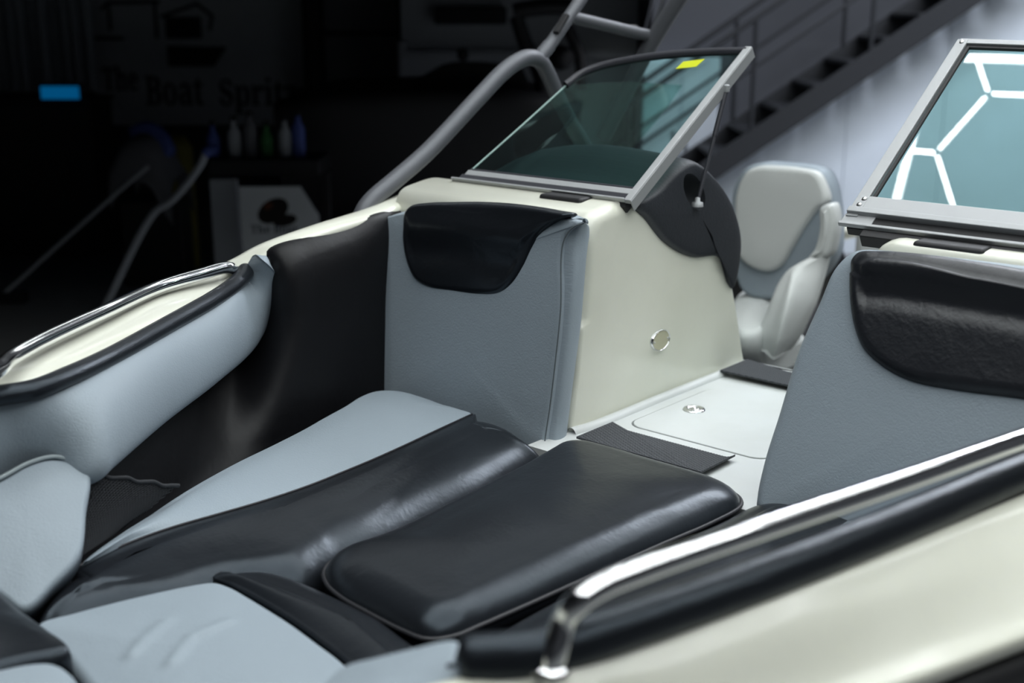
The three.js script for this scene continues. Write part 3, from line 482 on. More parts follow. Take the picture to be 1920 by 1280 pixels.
{ // starboard seat
  const t = thing('seat_cushion', 'bench seat cushion with grey top and black front band under the far backrest', 'cushion');
  const seam = [[-0.475,1,-1.992],[-0.458,1,-1.858],[-0.442,1,-1.743],[-0.43,1,-1.638],[-0.423,1,-1.542],[-0.419,1,-1.469],[-0.42,1,-1.402],[-0.426,1,-1.329],[-0.439,1,-1.24],[-0.45,1,-1.166],[-0.453,1,-1.101],[-0.447,1,-1.033],[-0.432,1,-0.958]];
  const g1 = [...seam, ...[[-0.44,1,-0.967],[-0.522,1,-1.106],[-0.595,1,-1.264],[-0.651,1,-1.433],[-0.68,1,-1.554],[-0.71,1,-1.668],[-0.738,1,-1.754],[-0.766,1,-1.845],[-0.794,1,-1.921],[-0.796,1,-1.976],[-0.759,1,-2.014],[-0.678,1,-2.027],[-0.579,1,-2.019],[-0.511,1,-2.003]]];
  mesh('top_panel', pad(g1, { spine: [[-0.62, 1.0, -1.93], [-0.6, 1.0, -1.7], [-0.56, 1.0, -1.5], [-0.52, 1.0, -1.28], [-0.46, 1.0, -1.08], [-0.4, 1.0, -0.93]], thick: 0.1, r: (p) => { const d = nearest(Vs(seam), p).distanceTo(p); return d < 0.02 ? 0.006 : Math.min(0.03, d * 0.3); }, crown: 0.012, n: 200 }), M.grey, t);
  const inn = [[-0.275,0.985,-2.017],[-0.272,0.985,-1.954],[-0.239,0.985,-1.761],[-0.222,0.985,-1.586],[-0.204,0.985,-1.428],[-0.206,0.985,-1.363],[-0.198,0.985,-1.294],[-0.19,0.985,-1.238],[-0.215,0.985,-1.188],[-0.243,0.985,-1.153],[-0.26,0.985,-1.11],[-0.286,0.985,-1.022],[-0.314,0.985,-0.94],[-0.326,0.985,-0.862],[-0.335,0.985,-0.835]];
  inn.forEach((p, i) => { p[0] += i < 12 ? 0.03 : 0.015; });
  const b = [...[[-0.333,1,-0.822],[-0.397,1,-0.894]], ...seam.slice().reverse(), ...[[-0.462,1,-2.014],[-0.413,1,-2.025],[-0.356,1,-2.025],[-0.295,1,-2.01]], ...inn];
  const sp = seam.filter((_, i) => i % 2 === 0).map((p) => [p[0] + 0.035, p[1], p[2]]);
  const bb = mesh('front_band', pad(b, { normal: [0.12, 1, 0], spine: [[-0.42, 0.999, -1.93], [-0.4, 0.999, -1.75], [-0.375, 0.999, -1.55], [-0.365, 0.999, -1.35], [-0.39, 0.999, -1.2], [-0.4, 0.999, -1.05], [-0.36, 0.999, -0.93]], thick: 0.15, squash: 0.8, steps: 12, r: (p) => { const q = nearest(Vs(seam), p); return q.distanceTo(p) < 0.02 ? 0.006 : 0.08 + 0.07 * THREE.MathUtils.smoothstep(-p.z, 0.95, 1.75); }, crown: 0.006, n: 220 }), M.black, t);
  bb.userData.label = 'black vinyl front band';
  mesh('seam', tube(off(seam, 0, 0.0, 0), 0.0025, { seg: 120, radial: 6 }), M.piping, t);
  settle(t);
}
{ // centre filler cushion
  const t = thing('filler_cushion', 'black rounded rectangular filler cushion between the two bench seats', 'cushion');
  const P = [[-0.157,1.005,-1.267],[-0.178,1.005,-1.305],[-0.177,1.005,-1.351],[-0.174,1.005,-1.455],[-0.183,1.005,-1.577],[-0.196,1.005,-1.715],[-0.211,1.005,-1.865],[-0.223,1.005,-1.969],[-0.225,1.005,-2.023],[-0.201,1.005,-2.054],[-0.135,1.005,-2.065],[-0.021,1.005,-2.065],[0.088,1.005,-2.063],[0.17,1.005,-2.056],[0.217,1.005,-2.035],[0.242,1.005,-1.997],[0.243,1.005,-1.898],[0.225,1.005,-1.744],[0.208,1.005,-1.573],[0.193,1.005,-1.419],[0.18,1.005,-1.303],[0.172,1.005,-1.25],[0.147,1.005,-1.216],[0.094,1.005,-1.21],[0.016,1.005,-1.214],[-0.058,1.005,-1.221],[-0.114,1.005,-1.237]];
  mesh('top_panel', pad(P, { thick: 0.08, r: 0.08, squash: 0.6, steps: 10, crown: 0.01, n: 200, rumple: 0.003, spine: [[0.0, 1.005, -1.45], [0.0, 1.005, -1.82]] }), M.black, t);
  const Q = P.map((p) => [p[0], p[1] - 0.04, p[2]]);
  mesh('piping', tube(Q, 0.0045, { closed: true, seg: 200, radial: 8 }), M.piping, t);
  mesh('boxing', pad(Q.map((p) => [p[0] * 0.985, p[1] - 0.005, -1.63 + (p[2] + 1.63) * 0.985]), { thick: 0.055, r: 0.006, n: 160 }), M.black, t);
  settle(t);
}
{ // bow cushion
  const t = thing('bow_cushion', 'pale grey bow cushion with a black rear band', 'cushion');
  const P = [[-0.304,1,-0.812],[-0.296,1,-0.865],[-0.282,1,-0.922],[-0.256,1,-1.003],[-0.233,1,-1.06],[-0.218,1,-1.081],[-0.185,1,-1.089],[-0.112,1,-1.087],[-0.013,1,-1.078],[0.072,1,-1.064],[0.15,1,-1.049],[0.227,1,-1.02],[0.287,1,-0.917],[0.2,1,-0.779],[0.098,1,-0.721],[-0.066,1,-0.765],[-0.206,1,-0.796]];
  mesh('top_panel', pad(P, { thick: 0.09, r: 0.018, crown: 0.014, n: 220, rings: 34, rumple: 0.004, folds: [{ line: [[-0.088,1,-0.844],[-0.114,1,-0.891],[-0.135,1,-0.936]], w: 0.011, h: 0.005 }, { line: [[-0.019,1,-0.866],[-0.06,1,-0.932],[-0.063,1,-0.999]], w: 0.011, h: 0.005 }] }), M.grey, t);
  const Bd = [[-0.248,0.99,-1.1],[-0.251,0.99,-1.137],[-0.223,0.99,-1.184],[-0.185,0.99,-1.211],[-0.109,0.99,-1.218],[0.024,0.99,-1.206],[0.114,0.99,-1.19],[0.177,0.99,-1.174],[0.202,0.99,-1.133],[0.22,0.99,-1.077],[0.209,0.99,-1.036],[0.138,0.99,-1.061],[0.06,0.99,-1.077],[-0.027,0.99,-1.091],[-0.126,0.99,-1.1],[-0.2,0.99,-1.102]];
  mesh('rear_band', pad(Bd, { thick: 0.08, squash: 0.6, r: (p) => (p.z < -1.12 ? 0.08 : 0.006), crown: 0.008, n: 160, spine: [[-0.2, 0.99, -1.12], [0.05, 0.99, -1.14], [0.2, 0.99, -1.1]] }), M.black, t);
  settle(t);
}
{ // port seat
  const t = thing('seat_cushion', 'bench seat cushion with black inner band beside the near grab rail', 'cushion');
  const inner = [[0.258,0.99,-2.002],[0.252,0.99,-1.885],[0.233,0.99,-1.733],[0.218,0.99,-1.562],[0.204,0.99,-1.407],[0.204,0.99,-1.314],[0.214,0.99,-1.241],[0.25,0.99,-1.179]];
  const seam = [[0.47, 0.995, -2.06], [0.46, 0.995, -1.9], [0.435, 0.995, -1.65], [0.43, 0.995, -1.45], [0.43, 0.995, -1.3], [0.43, 0.995, -1.1], [0.4, 0.995, -0.95]];
  mesh('front_band', pad([...inner, ...seam.slice().reverse(), [0.35, 0.995, -2.07]], { normal: [-0.1, 1, 0], thick: 0.13, squash: 0.7, steps: 10, r: (p) => (nearest(Vs(seam), p).distanceTo(p) < 0.03 ? 0.006 : 0.12), crown: 0.006, n: 180, spine: [[0.34, 0.995, -1.97], [0.31, 0.995, -1.6], [0.31, 0.995, -1.3], [0.32, 0.995, -1.08]] }), M.black, t);
  mesh('top_panel', pad([...seam, [0.46, 0.995, -0.92], [0.54, 0.995, -1.05], [0.6, 0.995, -1.3], [0.68, 0.995, -1.6], [0.75, 0.995, -1.9], [0.78, 0.995, -2.06]], { thick: 0.1, r: (p) => (nearest(Vs(seam), p).distanceTo(p) < 0.03 ? 0.006 : 0.03), crown: 0.012, n: 160, spine: [[0.6, 0.995, -1.95], [0.54, 0.995, -1.5], [0.48, 0.995, -1.1]] }), M.grey, t);
  settle(t);
}
{ // starboard backrest
  const t = thing('backrest_cushion', 'upright grey backrest with black headrest pad, against the console with the round light', 'backrest');
  const F = [[-0.928,1.391,-2.14],[-0.898,1.403,-2.142],[-0.841,1.417,-2.144],[-0.677,1.439,-2.148],[-0.506,1.452,-2.15],[-0.377,1.458,-2.151],[-0.327,1.458,-2.151],[-0.284,1.454,-2.15],[-0.309,1.439,-2.148],[-0.327,1.416,-2.144],[-0.331,1.372,-2.137],[-0.32,1.301,-2.126],[-0.313,1.23,-2.115],[-0.314,1.132,-2.099],[-0.315,1.033,-2.083],[-0.319,0.96,-2.072],[-0.32,0.919,-2.065],[-0.515,0.9,-2.062],[-0.735,0.904,-2.063],[-0.9,0.904,-2.063],[-0.904,0.952,-2.07],[-0.91,1.077,-2.09],[-0.914,1.188,-2.108],[-0.924,1.31,-2.127]];
  mesh('front_panel', pad(F, { toward: [0, 0.1, 1], thick: 0.02, r: 0.014, crown: 0.012, n: 200, spine: [[-0.6, 1.1, -2.094], [-0.55, 1.34, -2.132]] }), M.grey, t);
  const back = F.map((p) => [p[0] * 0.998 + (p[0] > -0.5 ? 0.004 : 0), p[1], p[2] - 0.016]);
  const side = [[-0.305,1.445,-2.193],[-0.305,1.435,-2.206],[-0.305,1.415,-2.208],[-0.305,1.366,-2.199],[-0.305,1.218,-2.183],[-0.305,1.107,-2.162],[-0.305,0.95,-2.133],[-0.305,0.906,-2.125]].map((p) => p);
  const fr = [[-0.278,1.452,-2.15],[-0.309,1.438,-2.148],[-0.329,1.403,-2.142],[-0.315,1.254,-2.118],[-0.314,1.132,-2.099],[-0.315,1.033,-2.083],[-0.319,0.96,-2.072],[-0.32,0.919,-2.065]];
  const sd = mesh('side_panel', loft([fr.map((p) => [p[0] - 0.006, p[1], p[2] - 0.012]), fr.map((p, i) => [(p[0] + side[i][0]) / 2 + 0.012, (p[1] + side[i][1]) / 2 + 0.004, (p[2] + side[i][2]) / 2 + 0.01]), side, off(side, -0.03, 0, -0.02)], { nu: 60, nv: 20, thick: 0.01, flip: true }), M.greySide, t);
  mesh('seam', tube(fr.map((p) => [p[0] + 0.002, p[1], p[2] + 0.002]), 0.0016, { seg: 60, radial: 6 }), M.thread, t);
  const TP = [[-0.928,1.391,-2.14],[-0.841,1.417,-2.144],[-0.677,1.439,-2.148],[-0.506,1.452,-2.15],[-0.377,1.456,-2.151],[-0.329,1.447,-2.149]];
  mesh('top_panel', loft([off(TP, 0, -0.012, -0.004), off(TP, 0, 0.0, -0.016), off(TP, 0.0, 0.004, -0.05), off(TP, 0.0, -0.002, -0.08)], { nu: 40, nv: 10, thick: 0.01, flip: true }), M.grey, t);
  const H = [[-0.841,1.374,-2.138],[-0.841,1.411,-2.144],[-0.82,1.431,-2.147],[-0.769,1.443,-2.149],[-0.679,1.454,-2.15],[-0.592,1.463,-2.152],[-0.508,1.468,-2.153],[-0.426,1.469,-2.153],[-0.363,1.467,-2.153],[-0.31,1.463,-2.152],[-0.351,1.441,-2.148],[-0.389,1.409,-2.143],[-0.408,1.375,-2.138],[-0.426,1.329,-2.131],[-0.453,1.285,-2.123],[-0.49,1.254,-2.119],[-0.553,1.24,-2.116],[-0.649,1.235,-2.116],[-0.732,1.236,-2.116],[-0.785,1.253,-2.118],[-0.819,1.294,-2.125],[-0.837,1.341,-2.132]];
  const hd = mesh('headrest_pad', pad(H, { toward: [0, 0.1, 1], thick: 0.035, r: 0.024, crown: 0.004, n: 220, rings: 22, rumple: 0.003, folds: [{ line: [[-0.799,1.385,-2.139],[-0.618,1.399,-2.142],[-0.432,1.394,-2.141]], w: 0.03, h: 0.007 }, { line: [[-0.8,1.319,-2.129],[-0.626,1.328,-2.13],[-0.454,1.322,-2.129]], w: 0.03, h: -0.005 }] }), M.black, t);
  hd.position.set(0, 0.008, 0.016); hd.userData.label = 'black vinyl headrest pad';
  settle(t);
}
{ // port backrest
  const t = thing('backrest_cushion', 'large grey backrest with creased black headrest pad beside the screwed window frame', 'backrest');
  const F = [[0.383,1.473,-2.21],[0.34,1.467,-2.207],[0.32,1.452,-2.201],[0.303,1.424,-2.189],[0.291,1.363,-2.163],[0.28,1.313,-2.142],[0.271,1.266,-2.123],[0.264,1.14,-2.07],[0.259,1.057,-2.035],[0.263,0.985,-2.005],[0.272,0.962,-1.995],[0.375,0.959,-1.994],[0.59,0.95,-1.99],[0.868,0.942,-1.987],[1.025,0.958,-1.993],[0.998,1.11,-2.057],[0.937,1.342,-2.154],[0.908,1.466,-2.207],[0.736,1.478,-2.212],[0.548,1.478,-2.212]];
  mesh('front_panel', pad(F, { toward: [0, 0.1, 1], thick: 0.1, r: 0.03, crown: 0.014, n: 220, spine: [[0.55, 1.18, -2.087], [0.75, 1.18, -2.087]] }), M.grey, t);
  const H = [[0.348,1.432,-2.193],[0.344,1.453,-2.201],[0.355,1.469,-2.208],[0.393,1.476,-2.211],[0.445,1.48,-2.213],[0.547,1.481,-2.213],[0.663,1.478,-2.212],[0.791,1.467,-2.207],[0.836,1.456,-2.203],[0.855,1.378,-2.17],[0.851,1.292,-2.134],[0.788,1.267,-2.123],[0.717,1.265,-2.122],[0.606,1.258,-2.119],[0.526,1.258,-2.119],[0.466,1.272,-2.125],[0.414,1.3,-2.137],[0.384,1.337,-2.153],[0.362,1.385,-2.173]];
  const hd = mesh('headrest_pad', pad(H, { toward: [0, 0.1, 1], thick: 0.035, r: (p) => (p.y > 1.43 ? 0.034 : 0.026), crown: 0.0, n: 240, rings: 26, rumple: 0.005, folds: [{ line: [[0.303,1.441,-2.196],[0.453,1.45,-2.2],[0.671,1.448,-2.199],[0.882,1.44,-2.196]], w: 0.022, h: 0.012 }, { line: [[0.362,1.39,-2.175],[0.467,1.398,-2.178],[0.684,1.396,-2.177],[0.893,1.392,-2.176]], w: 0.022, h: -0.008 }], spine: [[0.6, 1.36, -2.162], [0.8, 1.34, -2.154]] }), M.blackCrease, t);
  hd.position.set(0, 0.002, 0.03); hd.userData.label = 'creased black vinyl headrest pad';
  settle(t);
}
{ // port coaming bolster
  const t = thing('coaming_bolster', 'black padded roll along the near white gunwale, grey at its bow end', 'bolster');
  const rl = [[0.583,1.262,-0.825],[0.604,1.265,-0.842],[0.639,1.27,-0.869],[0.661,1.275,-0.895],[0.68,1.28,-0.925],[0.703,1.283,-0.988],[0.746,1.285,-1.137],[0.789,1.287,-1.315],[0.824,1.29,-1.472],[0.867,1.293,-1.679],[0.942,1.3,-2.001]];
  mesh('roll', tube(rl, 0.027, { seg: 140, radial: 18, taper: 0.012 }), M.black, t);
  const inn = off(rl, -0.024, -0.034, -0.005), low = inn.map((p) => [p[0] - 0.04, 1.14, p[2] - 0.01]);
  mesh('inner_panel', loft([off(rl, -0.008, -0.02, 0), inn, mix(inn, low, 0.5, 0, -0.012), low], { nu: 60, nv: 14, thick: 0.012 }), M.black, t);
  const G = [[0.418,1.2,-0.812],[0.449,1.215,-0.833],[0.488,1.23,-0.862],[0.53,1.245,-0.885],[0.563,1.25,-0.854],[0.592,1.25,-0.821],[0.579,1.245,-0.788],[0.562,1.235,-0.729],[0.532,1.22,-0.684],[0.442,1.2,-0.753]];
  mesh('bow_panel', pad(G, { toward: [-0.3, 1, 0.2], thick: 0.04, r: 0.012, n: 100 }), M.grey, t);
  settle(t);
}
{ // bow bolster pieces at the near left
  const t = thing('bow_bolster', 'black bow bolster pad with a grey end beside the pale bow cushion', 'bolster');
  const P = [[-0.462,1.06,-0.772],[-0.366,1.06,-0.776],[-0.297,1.06,-0.775],[-0.225,1.06,-0.77],[-0.151,1.06,-0.763],[-0.091,1.06,-0.755],[-0.095,1.06,-0.732],[-0.112,1.06,-0.694],[-0.126,1.06,-0.656],[-0.14,1.06,-0.619]];
  mesh('black_pad', pad(P, { thick: 0.06, r: 0.02, n: 90 }), M.black, t);
  const Q = [[-0.104,1.08,-0.604],[-0.088,1.08,-0.647],[-0.072,1.08,-0.683],[-0.048,1.08,-0.708],[-0.009,1.08,-0.712],[0.055,1.08,-0.694],[0.131,1.08,-0.664],[0.124,1.08,-0.585],[0.037,1.08,-0.537]];
  mesh('grey_pad', pad(Q, { thick: 0.07, r: 0.025, n: 90 }), M.grey, t);
  settle(t);
}
{ // net pocket
  const t = thing('net_pocket', 'black mesh net pocket with a frayed hem beside the bench seat', 'net pocket');
  const a = [[-0.505,1.125,-1.038],[-0.543,1.03,-1.237]], b = [[-0.459,1,-0.968],[-0.536,0.99,-1.115]], geos = [];
  const at = (u, v) => [0, 1, 2].map((k) => (a[0][k] * (1 - u) + a[1][k] * u) * (1 - v) + (b[0][k] * (1 - u) + b[1][k] * u) * v);
  for (let i = -14; i <= 26; i++) for (const s of [1, -1]) {
    const q = []; for (let k = 0; k <= 8; k++) { const v = k / 8, u = i / 26 + (s > 0 ? v : -v + 0.5) * 0.55; if (u >= 0 && u <= 1) q.push(at(u, v)); }
    if (q.length > 1) geos.push(tube(q, 0.0012, { seg: 8, radial: 5 }));
  }
  const st = mesh('netting', mergeGeometries(geos), M.net, t); st.userData.kind = 'stuff';
  const hem = []; for (let k = 0; k <= 10; k++) { const p = at(k / 10, -0.01); hem.push([p[0], p[1] + 0.003 * Math.sin(k * 2.1), p[2]]); }
  mesh('hem', tube(hem, 0.004, { seg: 40, radial: 8 }), M.net, t);
  settle(t);
}
// rubber mats on the step
function floorMat(x0, x1, z0, z1, y, label) {
  const t = thing('floor_mat', label, 'mat'), s = new THREE.Shape(), k = 46;
  s.moveTo(x0, z0); for (let i = 0; i < k; i++) { const u = (i + 0.5) / k; s.lineTo(x0 + (x1 - x0) * (i / k), z1 - 0.001); s.quadraticCurveTo(x0 + (x1 - x0) * u, z1 + 0.004, x0 + (x1 - x0) * ((i + 1) / k), z1 - 0.001); } s.lineTo(x1, z0);
  const g = new THREE.ExtrudeGeometry(s, { depth: 0.005, bevelEnabled: false, curveSegments: 3 }); g.rotateX(-Math.PI / 2); g.translate(0, y, 0);
  const p = g.attributes.position; for (let i = 0; i < p.count; i++) { const e = Math.min(p.getX(i) - x0, x1 - p.getX(i)), c = Math.max(0, 0.03 - e) / 0.03; p.setY(i, p.getY(i) + 0.012 * c * c); } g.computeVertexNormals();
  mesh('mat_sheet', g, M.mat, t); return settle(t);
}
floorMat(-0.25, 0.085, 2.1, 2.24, 0.951, 'dark ribbed rubber mat strip tucked under the black filler cushion');
floorMat(-0.285, 0.3, 2.775, 2.92, 0.951, 'dark rubber mat strip at the far end of the white step');

// ---------------------------------------------------------------- helm seat
{
  const t = thing('helm_seat', 'pale grey bucket helm seat on a pedestal behind the console', 'seat');
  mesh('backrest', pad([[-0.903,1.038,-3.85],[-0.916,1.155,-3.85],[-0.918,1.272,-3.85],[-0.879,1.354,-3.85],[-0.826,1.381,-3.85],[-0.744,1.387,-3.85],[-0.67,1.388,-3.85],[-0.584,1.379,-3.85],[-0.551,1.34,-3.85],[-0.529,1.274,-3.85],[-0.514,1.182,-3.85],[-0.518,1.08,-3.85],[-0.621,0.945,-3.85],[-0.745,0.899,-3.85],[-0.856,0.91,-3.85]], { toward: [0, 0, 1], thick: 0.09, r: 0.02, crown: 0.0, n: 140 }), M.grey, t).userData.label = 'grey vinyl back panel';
  mesh('back_inset', pad([[-0.866,1.047,-3.825],[-0.888,1.161,-3.825],[-0.89,1.273,-3.825],[-0.855,1.349,-3.825],[-0.807,1.375,-3.825],[-0.73,1.382,-3.825],[-0.656,1.382,-3.825],[-0.577,1.371,-3.825],[-0.548,1.335,-3.825],[-0.53,1.279,-3.825],[-0.564,1.25,-3.825],[-0.613,1.18,-3.825],[-0.657,1.097,-3.825],[-0.699,1.027,-3.825],[-0.751,1.004,-3.825],[-0.827,1.017,-3.825]], { toward: [0, 0, 1], thick: 0.035, r: 0.022, crown: 0.004, n: 140, spine: [[-0.751,1.081,-3.825],[-0.718,1.294,-3.825]] }), M.vinylWhite, t);
  mesh('wing', pad([[-0.517,1.265,-3.74],[-0.499,1.281,-3.74],[-0.476,1.284,-3.74],[-0.458,1.236,-3.74],[-0.459,1.168,-3.74],[-0.478,1.107,-3.74],[-0.548,1.089,-3.74],[-0.525,1.13,-3.74],[-0.513,1.206,-3.74]], { toward: [0.3, 0, 1], thick: 0.06, r: 0.02, crown: 0.01, n: 90, spine: [[-0.489,1.254,-3.74],[-0.485,1.182,-3.74],[-0.499,1.123,-3.74]] }), M.vinylWhite, t);
  mesh('seat_cushion', pad([[-0.895,0.885,-3.865],[-0.933,0.885,-4.021],[-0.886,0.885,-4.098],[-0.811,0.885,-4.055],[-0.703,0.885,-3.823],[-0.616,0.885,-3.624],[-0.585,0.885,-3.5],[-0.628,0.885,-3.463],[-0.754,0.885,-3.623]].map((p) => [p[0], 0.885, p[2]]), { thick: 0.12, r: 0.035, crown: 0.012, n: 100 }), M.vinylWhite, t);
  const arm = [[[-0.55,1.09,-3.74],[-0.583,1.057,-3.68],[-0.593,1.019,-3.64],[-0.59,0.983,-3.6],[-0.594,0.929,-3.57],[-0.605,0.872,-3.55],[-0.611,0.8,-3.55]], [[-0.503,1.103,-3.72],[-0.538,1.07,-3.65],[-0.522,1.037,-3.6],[-0.509,0.991,-3.56],[-0.508,0.925,-3.53],[-0.517,0.853,-3.52],[-0.538,0.786,-3.53]], [[-0.488,1.107,-3.76],[-0.488,1.064,-3.74],[-0.485,0.998,-3.7],[-0.485,0.952,-3.67],[-0.493,0.901,-3.64],[-0.51,0.839,-3.62],[-0.532,0.793,-3.6]]];
  mesh('armrest', loft([arm[0].map((p) => [p[0] - 0.004, p[1] - 0.01, p[2] - 0.04]), arm[0], mix(arm[0], arm[1], 0.5, 0.008, 0.004), arm[1], mix(arm[1], arm[2], 0.5, 0.004, 0.006), arm[2], arm[2].map((p) => [p[0] - 0.01, p[1] - 0.005, p[2] - 0.06])], { nu: 50, nv: 30, thick: 0.02, flip: true }), M.vinylWhite, t);
  mesh('seat_frame', box(0.3, 0.12, 0.32, -0.74, 0.735, -3.72, 0.03), M.vinylWhite, t);
  mesh('pedestal', turned([[0.15, 0], [0.15, 0.02], [0.05, 0.05], [0.045, 0.2]], [-0.74, 0.485, -3.74], [0, 1, 0]), M.rubber, t);
  settle(t);
}
{
  const t = thing('engine_hatch_cushion', 'low grey padded sun deck behind the helm seat', 'cushion');
  mesh('pad', box(1.7, 0.3, 0.6, 0.05, 0.95, -4.9, 0.06), M.vinylWhite, t);
  mesh('base', box(1.6, 0.33, 0.55, 0.05, 0.645, -4.9, 0.02), M.gel, t);
  settle(t);
}
{ // trailer cradle under the hull
  const t = thing('boat_cradle', 'dark timber cradle under the boat hull', 'cradle');
  for (const z of [-1.2, -2.6]) mesh('beam', box(0.9, 0.12, 0.14, 0, 0.27, z), M.darkGoods, t);
  for (const z of [-1.2, -2.6]) for (const x of [-0.35, 0.35]) mesh('leg', box(0.1, 0.21, 0.12, x, 0.105, z), M.darkGoods, t);
  settle(t);
}

// ---------------------------------------------------------------- stairs
{
  const t = thing('steel_staircase', 'dark open tread steel staircase with pipe railings rising along the wall', 'stairs');
  const k = 0.667, zn = -9.35, zf = -10.15, low = [[1.782,0.802,-9.35],[3.455,1.953,-9.35]], dx = low[1][0] - low[0][0], dy = low[1][1] - low[0][1], sl = dy / dx;
  const yAt = (x) => low[0][1] + (x - low[0][0]) * sl, x0 = low[0][0] - (low[0][1]) / sl, x1 = x0 + 5.2 * 0.98;
  const up = (x, dyy, z) => [x, yAt(x) + dyy, z];
  for (const z of [zn, zf]) {
    mesh('stringer', bar(up(x0 + 0.1, 0.1, z), up(x1, 0.1, z), 0.05, 0.2 * Math.cos(Math.atan(sl))), M.steel, t);
    mesh('handrail', tube([up(x0 + 0.2, 1.02, z), up(x1, 1.02, z)], 0.021, { seg: 2 }), M.steel, t);
    mesh('mid_rail', tube([up(x0 + 0.2, 0.66, z), up(x1, 0.66, z)], 0.014, { seg: 2 }), M.steel, t);
    for (let x = low[0][0] - 1.72; x < x1; x += 0.86) if (x > x0) mesh('post', tube([up(x + 0.02, 0.15, z), up(x + 0.02, 1.02, z)], 0.018, { seg: 2 }), M.steel, t);
  }
  const n = Math.floor((x1 - x0) / 0.25);
  for (let i = 1; i < n; i++) { const x = x0 + i * 0.25; mesh('tread', box(0.215, 0.03, zn - zf - 0.05, x, yAt(x) + 0.13, (zn + zf) / 2), M.steel, t); }
  hall(t);
  // white boarding that closes the space under the flight
  const b = hall(thing('stair_boarding', 'white triangular boarding under the steel stairs', 'partition')), zb = -9.72, n2 = 6;
  for (let i = 0; i < n2; i++) {
    const a = x0 + 0.5 + i * 0.75, c = Math.min(a + 0.745, RIGHT - 0.05), sh = new THREE.Shape(); sh.moveTo(a, 0); sh.lineTo(c, 0); sh.lineTo(c, yAt(c) - 0.02); sh.lineTo(a, yAt(a) - 0.02);
    const g = new THREE.ExtrudeGeometry(sh, { depth: 0.03, bevelEnabled: false }); g.translate(0, 0, zb); mesh('panel', g, M.boarding, b);
  }
  const cb = hall(thing('storage_cabinet', 'white storage cabinet standing at the foot of the stairs', 'cabinet')), c0 = [[1.089,1.507,-10.4],[1.728,1.507,-10.4]], cw = c0[1][0] - c0[0][0], cx = (c0[0][0] + c0[1][0]) / 2, ch = c0[0][1];
  mesh('body', box(cw, ch - 0.08, 0.16, cx, (ch + 0.08) / 2, -10.5), M.boarding, cb); mesh('plinth', box(cw - 0.04, 0.08, 0.14, cx, 0.04, -10.5), M.steel, cb);
  for (const k of [-1, 1]) { const d = mesh('door', box(cw / 2 - 0.01, ch - 0.14, 0.02, cx + k * cw / 4, (ch + 0.08) / 2, -10.41), M.boarding, cb); mesh('handle', box(0.02, 0.16, 0.02, cx + k * 0.05, ch * 0.55, -10.39), M.steel, d); }
}

// ---------------------------------------------------------------- far dark side of the hall
const hallThing = (name, label, category, group) => hall(thing(name, label, category, group));
function print(w, h, draw, bg) { const c = document.createElement('canvas'); c.width = w; c.height = h; const x = c.getContext('2d'); x.fillStyle = bg; x.fillRect(0, 0, w, h); draw(x, w, h); const t = new THREE.CanvasTexture(c); t.colorSpace = THREE.SRGBColorSpace; return t; }
{
  const t = hallThing('wall_banner', 'large pale banner lettered The Boat Spritz on the dark rear wall', 'banner');
  const a = [[-4.104,2.171,-12.3],[-2.036,0.776,-12.3]], w = a[1][0] - a[0][0], h = a[0][1] - a[1][1];
  const tex = print(1024, 680, (x, W, H) => {
    const P = (u, v) => [(u - 160) / 415 * W, (v + 40) / 275 * H];
    x.fillStyle = x.strokeStyle = '#202226'; x.lineWidth = 16;
    const line = (...q) => { x.beginPath(); q.forEach((p, i) => { const [s, r] = P(...p); if (i) x.lineTo(s, r); else x.moveTo(s, r); }); x.stroke(); };
    line([185, 16], [200, 4], [300, 2]); line([200, 10], [200, 55]); line([290, 5], [290, 70]); line([300, 30], [372, 6], [400, 28], [394, 55]);
    const fillQ = (...q) => { x.beginPath(); q.forEach((p, i) => { const [s, r] = P(...p); if (i) x.lineTo(s, r); else x.moveTo(s, r); }); x.fill(); };
    fillQ([308, 30], [378, 30], [378, 70], [308, 70]); fillQ([308, 84], [425, 86], [398, 122], [308, 122]); fillQ([112, 65], [225, 67], [225, 73], [112, 72]);
    x.font = 'bold 150px serif'; x.save(); const [s0, r0] = P(176, 168); x.translate(s0, r0); x.scale(0.62, 1); x.fillText('The', 0, 0); x.restore();
    x.font = 'bold 190px serif'; x.save(); const [s1, r1] = P(258, 196); x.translate(s1, r1); x.scale(0.66, 1); x.fillText('Boat', 0, 0); x.restore();
    x.font = 'bold 170px serif'; x.save(); const [s2, r2] = P(404, 196); x.translate(s2, r2); x.scale(0.74, 1); x.fillText('Spritz', 0, 0); x.restore();
  }, '#c3c9ce');
  const m = phys({ map: tex, roughness: 0.9 }), g = new THREE.PlaneGeometry(w, h, 30, 1); g.translate((a[0][0] + a[1][0]) / 2, (a[0][1] + a[1][1]) / 2, -12.3);
  mesh('print', g, m, t); mesh('backing', box(w, h, 0.02, (a[0][0] + a[1][0]) / 2, (a[0][1] + a[1][1]) / 2, -12.315), M.darkPanel, t);
}
